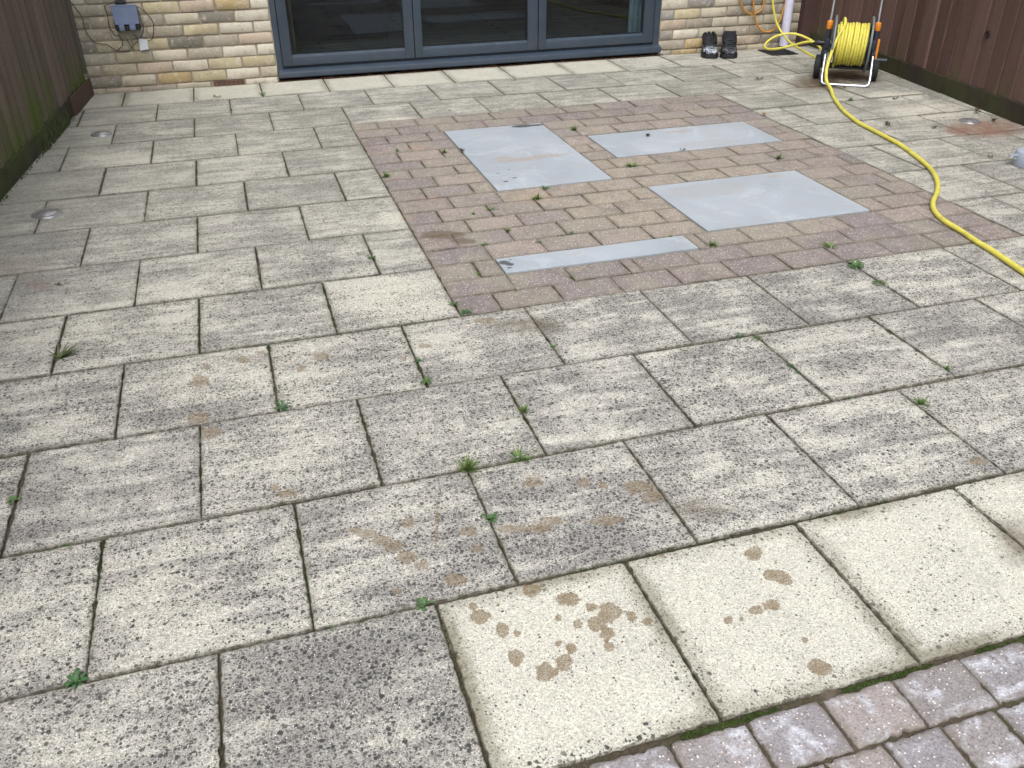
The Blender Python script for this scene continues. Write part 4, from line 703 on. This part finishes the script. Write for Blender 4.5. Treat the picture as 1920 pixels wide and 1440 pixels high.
for (x, y), lb_, R_ in zip(LAMPS, ('round steel ground light nearer the house on the left', 'round steel ground light nearest the camera by the left edge', 'round steel ground light ringed with rust on the right'), (.060, .066, .062)):
    e = empty('ground_light', (x, y, 0), label=lb_, cat='ground light', group='round steel lights sunk in the paving')
    a_ = MB(); a_.lathe([(R_, -.004), (R_, .004), (R_ * .97, .0075), (R_ * .80, .0095), (R_ * .70, .0085), (R_ * .68, .0)], 40); a_.build('rim', M_STEEL, e, True)
    b_ = MB(); b_.lathe([(R_ * .69, .001), (R_ * .69, .0075), (R_ * .55, .0125), (R_ * .3, .016), (.001, .017)], 36); b_.build('lens', M_STEEL if lb_[12] != 'g' else M_STEEL, e, True)
M_CAN = simple('blue_grey_plastic', (.34, .385, .46), .42, var=.06, sc=8, dirt=((.36, .38, .42), .3))
cn = tag(empty('watering_can', (4.768, 2.118, 0)), 'small blue-grey plastic pot with a stub handle at the right edge of the picture', 'plastic pot')
a_ = MB(); a_.lathe([(.066, .001), (.070, .006), (.070, .070), (.067, .078), (.058, .082), (.050, .0825), (.048, .079), (.02, .078), (.001, .078)], 40); a_.build('pot', M_CAN, cn, True)
h_ = MB(); hd = Vector((-.80, .20, 0)).normalized(); Mh = Matrix.Rotation(math.atan2(hd.y, hd.x), 4, 'Z')
h_.box((.064, -.010, .056), (.112, .010, .063), .002, Mh); h_.box((.064, -.003, .036), (.080, .003, .057), .001, Mh); h_.build('stub_handle', M_CAN, cn)

# ------------------------------------------------------------------ junction box
M_BOX = simple('blue_grey_box_plastic', (.145, .185, .29), .45, var=.10, sc=20, bump=.05)
M_BKP = simple('black_plastic', (.012, .012, .014), .5)
M_WIRE = simple('black_wire', (.010, .009, .008), .7)
jb = empty('junction_box', (.256, YW, .48), label='blue-grey plastic junction box with loose wires on the left brick wall', cat='junction box')
def J(o): o.parent = jb; o.matrix_parent_inverse = Matrix.Translation((-.256, -YW, -.48)); return o
b0 = MB(); b0.box((.180, YW - .055, .405), (.338, YW - .001, .556), .008); J(b0.build('back_box', M_BKP, smooth=True))
lid = MB()
def taper(x0, x1, z0, z1, y0, y1, x0b, x1b):
    lid.add([(x0, y0, z0), (x1, y0, z0), (x1b, y0 + .004, z1), (x0b, y0 + .004, z1), (x0 - .003, y1, z0), (x1 + .003, y1, z0), (x1b + .003, y1, z1), (x0b - .003, y1, z1)], [(0, 1, 2, 3), (0, 4, 5, 1), (1, 5, 6, 2), (2, 6, 7, 3), (3, 7, 4, 0)])
yf = YW - .078
taper(.188, .335, .446, .556, yf, yf + .024, .180, .338)
lid.box((.206, yf + .001, .408), (.239, yf + .024, .446), .002); lid.box((.271, yf + .001, .410), (.309, yf + .024, .446), .002)
lid.box((.182, yf + .006, .556), (.337, yf + .026, .566), .004)
J(lid.build('lid', M_BOX, smooth=True))
gd = MB(); gd.box((.212, YW - .060, .566), (.278, YW - .006, .590), .006); gd.tube([(.245, YW - .03, .590), (.245, YW - .03, .66)], .012, 12); J(gd.build('cable_gland', M_BKP, smooth=True))
for q_ in (((.242, yf + .004, .405), (.268, yf + .02, .436), .004), ((.186, yf + .008, .405), (.204, yf + .02, .440), .003), ((.312, yf + .008, .408), (.332, yf + .02, .44), .003)): gd = MB(); gd.box(*q_); J(gd.build('clip', M_BKP, smooth=True))
for cpath in CABLES: cb = MB(); cb.tube(smooth_path(cpath, 6), .0019, 6); J(cb.build('wire', M_WIRE, smooth=True))
lt = NT('paper_tag'); lc = lt.mix(lt.step(lt.noise(1, 4, .7, lt.co(scale=(60, 60, 220))), .52, .6, 0, .5), (.62, .66, .70), (.30, .33, .38)); M_TAG = lt.bsdf(lc, .6)
tg = MB(); q = [Vector(p) for p in TAG]; tg.add(q + [v + Vector((0, .0012, 0)) for v in q], [(0, 1, 2, 3), (7, 6, 5, 4), (0, 4, 5, 1), (1, 5, 6, 2), (2, 6, 7, 3), (3, 7, 4, 0)]); J(tg.build('paper_tag', M_TAG))

# ------------------------------------------------------------------ hose reel
ht = NT('yellow_hose'); hn1 = ht.noise(30, 5, .6); hc = ht.mix(ht.lin(hn1, .3, .7), (.58, .52, .075), (.68, .62, .115)); hc = ht.mix(ht.step(ht.noise(13, 7, .75), .50, .68, 0, .6), hc, (.36, .31, .09)); hc = ht.mix(ht.step(ht.noise(70, 4, .75), .58, .68, 0, .6), hc, (.2, .17, .06)); M_HOSE = ht.bsdf(hc, .5, ht.bump(ht.noise(400, 2), .15, .001), spec=.4)
M_OHOSE = simple('orange_hose', (.50, .235, .028), .5, var=.2, sc=10, dirt=((.25, .15, .05), .4))
M_GP = simple('dark_slate_plastic', (.025, .032, .045), .5, var=.15, sc=14, bump=.05, dirt=((.07, .07, .065), .4))
M_GF = simple('grey_flange_plastic', (.13, .145, .155), .5, var=.15, sc=14, dirt=((.09, .085, .075), .4))
M_OR = simple('orange_plastic', (.72, .24, .02), .42, var=.08, sc=20)
M_AL = simple('aluminium_tube', (.62, .66, .72), .32, .85, var=.06, sc=30)
M_TYRE = simple('black_tyre', (.014, .014, .016), .75, bump=.2)
RXo, RYo, RTh = REEL
rl = empty('hose_reel', (RXo, RYo, 0), RTh, label='two-wheeled hose reel cart wound with yellow hose by the right fence', cat='hose reel')
def axis_x(x, y, z): return Matrix.Translation((x, y, z)) @ Matrix.Rotation(pi / 2, 4, 'Y')
CZ = .242
for sx in (-1, 1):
    t_ = MB(); M = axis_x(sx * .196 - .022, .015, .078); t_.lathe([(.046, 0), (.072, .002), (.078, .008), (.079, .022), (.078, .036), (.072, .042), (.046, .044)], 40, M)
    for k in range(26):
        q = 2 * pi * k / 26; Mt = M @ Matrix.Rotation(q, 4, 'Z'); t_.box((.0775, -.004, .004), (.0815, .004, .020), 0, Mt); Mt = M @ Matrix.Rotation(q + .12, 4, 'Z'); t_.box((.0775, -.004, .024), (.0815, .004, .040), 0, Mt)
    wh = t_.build('wheel', M_TYRE, rl, True); h2 = MB(); h2.lathe([(.0, -.003), (.014, -.003), (.016, .004), (.044, .008), (.045, .04), (.0, .043)], 24, M); h2.build('hub', M_GP, wh, True)
    xs = sx * .158
    # side frame: leg from axle up to the collar, plus forward foot to the drum bearing
    s_ = MB(); s_.tube([(sx * .168, .015, .078), (sx * .168, .012, .16), (sx * .163, .004, .25), (sx * .160, 0, .345)], [.017, .021, .023, .018], 12)
    s_.box((min(sx * .145, sx * .172), -.105, .145), (max(sx * .145, sx * .172), .03, .205), .008)
    s_.box((min(sx * .140, sx * .165), -.035, CZ - .035), (max(sx * .140, sx * .165), .035, CZ + .035), .01)
    s_.build('side_frame', M_GP, rl, True)
    c_ = MB(); Mc = Matrix.Translation((sx * .159, 0, .338)); c_.lathe([(.001, 0), (.019, 0), (.021, .004), (.021, .046), (.018, .054), (.010, .056), (.001, .056)], 20, Mc); c_.build('collar', M_OR, rl, True)
    f_ = MB(); Mf = axis_x(sx * .122 - .0035, 0, CZ); f_.lathe([(.001, 0), (.180, 0), (.186, -.003), (.188, .0035), (.186, .010), (.180, .007), (.001, .007)], 56, Mf)
    for k in range(6):
        Mq = Mf @ Matrix.Rotation(k * pi / 3, 4, 'Z'); f_.box((.04, -.008, -.004 if sx < 0 else .0), (.175, .008, .007 if sx < 0 else .011), .001, Mq)
    f_.build('flange', M_GF, rl, True)
hb = MB(); pth = [(-.159, 0, .38), (-.152, .05, .93), (-.135, .058, .965), (-.10, .062, .985), (.10, .062, .985), (.135, .058, .965), (.150, .05, .93), (.157, 0, .38)]
hb.tube([pth[0], (-.155, .025, .65)] + smooth_path(pth[1:7], 4) + [(.153, .025, .65), pth[7]], .0075, 12); hb.build('handle', M_AL, rl, True)
ub = MB(); uq = [(-.158, -.095, .185), (-.160, -.20, .060), (-.155, -.228, .022), (-.138, -.236, .012), (-.11, -.238, .0105), (.11, -.238, .0105), (.138, -.236, .012), (.155, -.228, .022), (.160, -.20, .060), (.158, -.095, .185)]
ub.tube([uq[0]] + smooth_path(uq[1:9], 5) + [uq[9]], .0095, 12); ub.build('foot_bar', M_AL, rl, True)
dm_ = MB(); dm_.tube([(-.118, 0, CZ), (.118, 0, CZ)], .075, 32); dm_.tube([(-.15, 0, CZ), (.15, 0, CZ)], .02, 16); dm_.build('drum', M_GF, rl, True)
ax_ = MB(); ax_.tube([(-.19, .015, .078), (.19, .015, .078)], .009, 12); ax_.box((-.15, .03, .075), (.15, .045, .105), .003); ax_.build('axle', M_GP, rl, True)
cr = MB(); cr.box((.176, -.018, .128), (.192, .004, .285), .004); cro = cr.build('crank', M_OR, rl, True)
ck = MB(); ck.tube([(.184, -.010, .146), (.262, -.010, .146)], .0135, 16); ck.build('knob', M_GP, cro, True)
ic = MB(); ic.tube([(-.165, 0, CZ), (-.21, 0, CZ)], .016, 14); ic.tube([(-.205, 0, CZ), (-.225, 0, CZ), (-.235, 0, CZ), (-.262, 0, CZ + .002)], [.020, .020, .014, .0135], 14); ic.build('inlet', M_BKP, rl, True)
# the hose: wound coil and the long tail on the ground, one continuous hose
th = RTh; Xa = Vector((cos(th), sin(th), 0)); Ya = Vector((-sin(th), cos(th), 0)); O_ = Vector((RXo, RYo, 0))
W_ = lambda x, y, z: O_ + Xa * x + Ya * y + Vector((0, 0, z))
coil = []; turns = 10.4; rr = random.Random(3); ph = [rr.uniform(-.004, .004) for _ in range(40)]
for layer, (R0, x0, x1, tn_) in enumerate(((.098, .100, -.100, 9.0), (.118, -.100, .100, 9.0), (.1335, .097, -.092, 9.5))):
    N = int(tn_ * 36)
    for i in range(N):
        q = i / 36 * 2 * pi; u = i / N; xx = x0 + (x1 - x0) * u + .0012 * sin(q * .5 + layer) + .0012 * sin(q * 1.37 + 2 * layer); R = R0 + .003 * sin(q * .23 + layer)
        coil.append(W_(xx, -R * sin(q), CZ + R * cos(q)))
coil.append(W_(-.070, .0, CZ + .150)); 
tail_l = [(-.062, -.060, .378), (-.085, -.118, .335), (-.112, -.160, .262), (-.128, -.195, .185), (-.138, -.228, .125), (-.136, -.265, .078), (-.126, -.318, .043)]
tp = [W_(*p) for p in tail_l] + [Vector((4.757, 3.825, .019))] + [Vector(p) for p in HOSE]
hm_ = MB(); HR = .0100
full = coil[-3:] + tp; sp = smooth_path(full, 7); 
hm_.tube([v for v in coil[:-3]] + sp, [HR] * (len(coil) - 3) + [HR + .0015 * min(1, i / 60) for i in range(len(sp))], 12)
tag(hm_.build('garden_hose', M_HOSE, smooth=True), 'long yellow hose wound on the reel and snaking out across the patio', 'hose')
sq = MB(); SP = [Vector(p) for p in SUPPLY]; SP = [Vector((SP[0].x, 5.37, .75))] + SP + [W_(-.262, 0, CZ + .002)]
sq.tube(smooth_path(SP, 8), .0088, 12); tag(sq.build('supply_hose', M_HOSE, smooth=True), 'thin yellow hose hanging down the wall and looping to the left side of the reel', 'hose')
oh = MB(); o1 = [Vector(p) for p in ORANGE1]; o2 = [Vector(p) for p in ORANGE2]
hk = Vector((5.10, 5.36, 1.12)); pathO = [hk + Vector((-.10, 0, -.05)), o1[0] + Vector((-.01, 0, .25))] + o1 + [o1[-1] + Vector((.02, 0, .25)), hk + Vector((.02, 0, .02)), hk + Vector((-.03, -.012, -.03)), o2[0] + Vector((0, 0, .25))] + o2 + [o2[-1] + Vector((.01, 0, .25)), hk + Vector((.09, -.01, .0)), hk]
oh.tube(smooth_path(pathO, 8), .0072, 10); tag(oh.build('orange_hose', M_OHOSE, smooth=True), 'orange hose hanging in loops on the wall beside the downpipe', 'hose')
hkm = MB(); hkm.tube([hk + Vector((0, .06, -.02)), hk + Vector((0, -.03, -.03)), hk + Vector((0, -.045, .0))], .008, 10); hkm.box((hk.x - .03, YW - .012, hk.z - .07), (hk.x + .03, YW - .004, hk.z + .03), .002); tag(hkm.build('hose_hook', M_GP, smooth=True), 'dark hose hook on the brick wall above the orange loops', 'hook')

# ------------------------------------------------------------------ shoes
sht = NT('scuffed_black_leather'); n1 = sht.noise(55, 5, .75, dist=1.2); _, tw = sht.attr('toe')
sc2 = sht.mix(sht.m('MULTIPLY', sht.step(sht.m('ADD', n1, sht.m('MULTIPLY', tw, .09)), .54, .66), sht.lin(tw, 0, 1, .02, .9)), (.009, .010, .014), (.50, .55, .62)); M_SHOE = sht.bsdf(sc2, .7, sht.bump(n1, .3, .002), spec=.2)
M_SOLE = simple('black_rubber', (.010, .010, .011), .7, bump=.3); M_LACE = simple('grey_lace', (.04, .04, .045), .8)
def shoe(loc, rz, label, scuff, high):
    e = empty('shoe', loc, rz, label=label, cat='shoe', group='pair of scuffed black shoes')
    e.scale = (1.22, 1.08, 1.12)
    # local: toe at -Y, heel +Y, length .29
    secs = [(-.145, .020, .030), (-.135, .036, .046), (-.11, .046, .060), (-.07, .051, .068), (-.03, .049, .082), (.0, .044, .098), (.03, .038, .112), (.06, .036, .118), (.10, .038, .122), (.13, .034, .128), (.147, .022, .118)]
    V = []; F = []; n = 20; tw = []
    for y, hw, hh in secs:
        for k in range(n):
            q = -pi / 2 + 2 * pi * k / n; cx, sz = cos(q), sin(q)
            x = hw * (abs(cx) ** .75) * (1 if cx >= 0 else -1); z = .022 + (hh - .022) * (.5 + .5 * (abs(sz) ** .8) * (1 if sz >= 0 else -1))
            if y > -.02 and sz > .75: z -= (.030 + .035 * sz) * min(1, (y + .02) / .05)      # ankle opening sinks in
            V.append((x, y, z)); tw.append(scuff * max(0, min(1, (-y - .03) / .06)) * (1 if z > .035 else .3))
    for i in range(len(secs) - 1):
        for k in range(n): k2 = (k + 1) % n; F.append((i * n + k, i * n + k2, (i + 1) * n + k2, (i + 1) * n + k))
    F.append(tuple(range(n - 1, -1, -1))); F.append(tuple((len(secs) - 1) * n + k for k in range(n)))
    me = bpy.data.meshes.new('upper'); me.from_pydata(V, [], F); me.attributes.new('toe', 'FLOAT', 'POINT').data.foreach_set('value', np.array(tw, np.float32)); me.polygons.foreach_set('use_smooth', [True] * len(F))
    o = link('upper', me, M_SHOE, e); sb = o.modifiers.new('s', 'SUBSURF'); sb.levels = sb.render_levels = 2
    s_ = MB(); out = [(y, hw + .005) for y, hw, hh in secs]
    ring = [(-w, y) for y, w in out] + [(w, y) for y, w in reversed(out)]; m = len(ring)
    vs = [(x, y, .0) for x, y in ring] + [(x * 1.03, y * 1.01, .012) for x, y in ring] + [(x, y, .026) for x, y in ring]
    s_.add(vs, [tuple(range(m))] + [(j * m + i, j * m + (i + 1) % m, (j + 1) * m + (i + 1) % m, (j + 1) * m + i) for j in (0, 1) for i in range(m)] + [tuple(2 * m + i for i in range(m - 1, -1, -1))]); s_.build('sole', M_SOLE, e, True)
    t_ = MB()
    if high: prof = [(-.02, .080, .030), (.005, .118, .036), (.022, .152, .038), (.027, .157, .037)]
    else: prof = [(-.02, .078, .030), (.005, .108, .028), (.025, .138, .016), (.035, .152, .006)]
    vs = []; fs = []
    for y, z, w in prof:
        for x in (-w, -w * .5, 0, w * .5, w): vs.append((x - (0 if high else .010), y + .35 * abs(x) , z)); 
    k = len(vs); vs += [(x, y + .009, z) for x, y, z in vs]
    for i in range(3):
        for j in range(4): a = i * 5 + j; fs += [(a, a + 1, a + 6, a + 5), (k + a + 1, k + a, k + a + 5, k + a + 6)]
    for j in range(4): fs += [(15 + j, 16 + j, k + 16 + j, k + 15 + j)]
    for i in range(3): fs += [(i * 5, i * 5 + 5, k + i * 5 + 5, k + i * 5), (i * 5 + 9, i * 5 + 4, k + i * 5 + 4, k + i * 5 + 9)]
    t_.add(vs, fs); t_.build('tongue', M_SHOE, e, True)
    c_ = MB(); cy = [(.0, .088), (.02, .104), (.06, .112), (.10, .122), (.135, .134), (.150, .130)]
    L_ = [(-.041 if i < 4 else -.03, y, z) for i, (y, z) in enumerate(cy)] + [(0, .158, .134)] + [(.041 if i < 4 else .03, y, z) for i, (y, z) in reversed(list(enumerate(cy)))]
    c_.tube(smooth_path([(x * .9, y, z - .006) for x, y, z in L_], 4), .011, 8); c_.build('collar', M_SHOE, e, True)
    l_ = MB()
    for i in range(4):
        y = -.048 + i * .017; z = .079 + i * .0105; l_.tube(smooth_path([(-.030, y, z - .008), (-.012, y + .003, z + .003), (.012, y + .008, z + .003), (.030, y + .012, z - .008)], 3), .0022, 6)
        l_.tube(smooth_path([(.030, y, z - .008), (.012, y + .003, z + .005), (-.012, y + .008, z + .005), (-.030, y + .012, z - .008)], 3), .0022, 6)
    l_.build('laces', M_LACE, e, True)
shoe((4.600, 5.265, .001), radians(-24), 'left black shoe by the wall, toe scuffed white, tongue pulled to a point', 1.0, False)
shoe((4.745, 5.210, .001), radians(-27), 'right black shoe by the wall, square upright tongue', .42, True)

# ------------------------------------------------------------------ weeds
def leaf_mat(name, c1, c2):
    t = NT(name); oi = t.n('ShaderNodeObjectInfo'); c = t.mix(t.lin(t.noise(60, 3), .3, .7), c1, c2); c = t.mix(t.m('MULTIPLY', oi.outputs['Random'], .35), c, (.16, .19, .06)); return t.bsdf(c, .6, spec=.3)
M_GRASS = leaf_mat('grass_blade', (.06, .125, .025), (.13, .21, .055)); M_LEAF = leaf_mat('weed_leaf', (.035, .095, .032), (.075, .155, .06)); M_DRY = leaf_mat('dark_grass', (.035, .055, .02), (.09, .10, .05)); M_CLOV = leaf_mat('clover_leaf', (.018, .075, .022), (.035, .12, .035))
wr = random.Random(21)
def blade(mb, base, ang, ln, lean, w):
    d = Vector((cos(ang), sin(ang), 0)); sd = Vector((-d.y, d.x, 0)); vs = []; N = 5; bend = wr.uniform(-.4, .4)
    for i in range(N + 1):
        u = i / N; p = Vector(base) + d * (ln * sin(lean) * u ** 1.3) + sd * (bend * ln * .3 * u * u) + Vector((0, 0, max(.001, ln * cos(lean) * (u - .45 * u * u * sin(lean)))))
        ww = w * (1 - u ** 1.6) + .0003; vs += [p - sd * ww, p + Vector((0, 0, -ww * .4)), p + sd * ww]
    fs = []
    for i in range(N): a = i * 3; fs += [(a, a + 1, a + 4, a + 3), (a + 1, a + 2, a + 5, a + 4)]
    mb.add(vs, fs)
def leafp(mb, base, ang, ln, w, rise, lobes=True):
    d = Vector((cos(ang), sin(ang), 0)); sd = Vector((-d.y, d.x, 0)); N = 8; vs = []
    for i in range(N + 1):
        u = i / N; p = Vector(base) + d * (ln * u) + Vector((0, 0, .003 + ln * rise * sin(u * pi * .8)))
        prof = max(.06, sin(pi * min(1, u * 1.02)) ** .7 * (.45 + .75 * u)) if u < .97 else .04
        if lobes and i % 2: prof *= .62
        ww = w * prof; vs += [p - sd * ww + Vector((0, 0, ww * .35)), p, p + sd * ww + Vector((0, 0, ww * .35))]
    fs = []
    for i in range(N): a = i * 3; fs += [(a, a + 1, a + 4, a + 3), (a + 1, a + 2, a + 5, a + 4)]
    mb.add(vs, fs)
for x, y, s_, kind, lb_ in WEEDS:
    mb = MB(); r_ = s_ / 2 * (.78 if (PX0 < x < PX1 and y > PY0 + .05) else 1)
    if kind == 'grass':
        n = int(14 + 800 * s_)
        flat = 'flat' in lb_ or 'low' in lb_
        for i in range(n): 
            q = wr.uniform(0, 2 * pi); rr_ = r_ * .28 * wr.random(); ln = r_ * wr.uniform(.8, 1.9)
            blade(mb, ((cos(q) * rr_), (sin(q) * rr_) * .6, 0), wr.uniform(0, 2 * pi), ln, wr.uniform(.15, 1.2) if not flat else wr.uniform(.7, 1.45), r_ * wr.uniform(.03, .06) + .0009)
        m = M_GRASS
    elif kind == 'spider':
        for i in range(40):
            ln = r_ * wr.uniform(.6, 1.5); blade(mb, (wr.uniform(-.006, .006), wr.uniform(-.006, .006), 0), wr.uniform(0, 2 * pi) if i < 12 else wr.uniform(-.3, .9), ln, wr.uniform(.6, 1.4), .0028)
        m = M_DRY
    elif kind == 'leaf':
        n = wr.randint(7, 10); a0 = wr.uniform(0, 6)
        for i in range(n): leafp(mb, (0, 0, 0), a0 + i * 2.399, r_ * wr.uniform(.7, 1.25), r_ * wr.uniform(.2, .3), wr.uniform(.15, .6))
        for i in range(4): leafp(mb, (0, 0, .004), wr.uniform(0, 6.3), r_ * .45, r_ * .14, .5)
        m = M_LEAF
    else:
        for i in range(int(60 + 700 * s_)):
            q = wr.uniform(0, 2 * pi); rr_ = r_ * math.sqrt(wr.random()); h_ = (1 - (rr_ / r_) ** 2) * r_ * .45 * wr.uniform(.5, 1.1)
            leafp(mb, (cos(q) * rr_, sin(q) * rr_ * .8, h_), wr.uniform(0, 6.3), r_ * wr.uniform(.14, .24), r_ * .085, .3, False)
        m = M_CLOV
    o = mb.build('weed', m, smooth=True); o.location = (x, y, -.006); o.rotation_euler = (0, 0, wr.uniform(-.3, .3)); tag(o, lb_, 'weed', 'weeds growing in the paving joints')
# grass along the left fence base + moss lumps in the joints: nobody could count them
mb = MB()
for i in range(520):
    y = 5.0 - 1.9 * wr.random() ** 1.0; 
    if wr.random() > (1 if 3.95 < y < 4.6 else .35): continue
    x = LK(y) + .030 + wr.uniform(0, .02); blade(mb, (x, y, 0), wr.uniform(-1.8, 1.8), wr.uniform(.03, .12) if 4.0 < y < 4.65 else wr.uniform(.010, .03), wr.uniform(.05, .7), .002)
tag(mb.build('fence_grass', M_DRY, smooth=True), 'thin dark grass and moss along the foot of the left fence', kind='stuff')
mt_ = NT('moss'); mc_ = mt_.mix(mt_.lin(mt_.noise(90, 4), .3, .7), (.022, .034, .010), (.055, .078, .022)); M_MOSS = mt_.bsdf(mc_, .95, mt_.bump(mt_.noise(300, 3), .8, .003), spec=.1)
mb = MB()
def lump(x, y, r, z=-.006):
    vs = []; n = 6
    for k in range(n): q = 2 * pi * k / n + wr.random(); vs.append((x + cos(q) * r * wr.uniform(.7, 1.2), y + sin(q) * r * wr.uniform(.7, 1.2), z))
    vs.append((x, y, z + r * wr.uniform(.6, 1.1))); mb.add(vs, [(k, (k + 1) % n, n) for k in range(n)])
for i in range(3400):
    x = wr.uniform(.9, 3.4)
    if fnoise(np.array([x]), np.array([3.0]), 2.2, 3, 40)[0] > .46: lump(x, -.4715 + wr.gauss(0, .0035), wr.uniform(.0015, .0045))
for k, js, kind in rows:
    if k > 3: continue
    for i in range(900 if k < 3 else 200):
        x = wr.uniform(-.6, 5.0); y = yb(k + 1, x)
        if fnoise(np.array([x]), np.array([y * 7.0]), 3.1, 3, 50)[0] > .56 and not (PX0 < x < PX1 and y > PY0 + .1): lump(x, y + wr.gauss(0, .0022), wr.uniform(.0012, .0036))
    for x in js:
        for i in range(160 if k > -1 else 30):
            y = wr.uniform(yb(k, x), yb(k + 1, x))
            if fnoise(np.array([x * 9.0]), np.array([y]), 3.5, 3, 60)[0] > .54: lump(x + wr.gauss(0, .002), y, wr.uniform(.0012, .0036))
tag(mb.build('joint_moss', M_MOSS, smooth=True), 'dark green moss growing in the paving joints', kind='stuff')

# ------------------------------------------------------------------ dead leaves, twigs
dl = NT('dead_leaf'); oi = dl.n('ShaderNodeObjectInfo'); dcl = dl.mix(oi.outputs['Random'], (.022, .016, .012), (.07, .045, .028)); M_DEAD = dl.bsdf(dcl, .8); M_BRL = simple('tan_leaf', (.26, .14, .06), .8)
for x, y, s_, lb_ in LEAVES:
    mb = MB(); a0 = wr.uniform(0, 6)
    for i in range(4): leafp(mb, (0, 0, .001), a0 + wr.uniform(-.6, .6) + (pi if i % 2 else 0), s_ * wr.uniform(.4, .65), s_ * wr.uniform(.22, .4), wr.uniform(.1, .5))
    mb.tube([(0, 0, .002), (s_ * .3, s_ * .1, s_ * .25), (s_ * .5, s_ * .22, s_ * .2)], .0009, 5)
    o = mb.build('dead_leaf', M_BRL if 'brown leaf on the right border' in lb_ else M_DEAD, smooth=False); o.location = (x, y, .0015); tag(o, lb_, 'dead leaf', 'dead leaves and scraps on the patio')
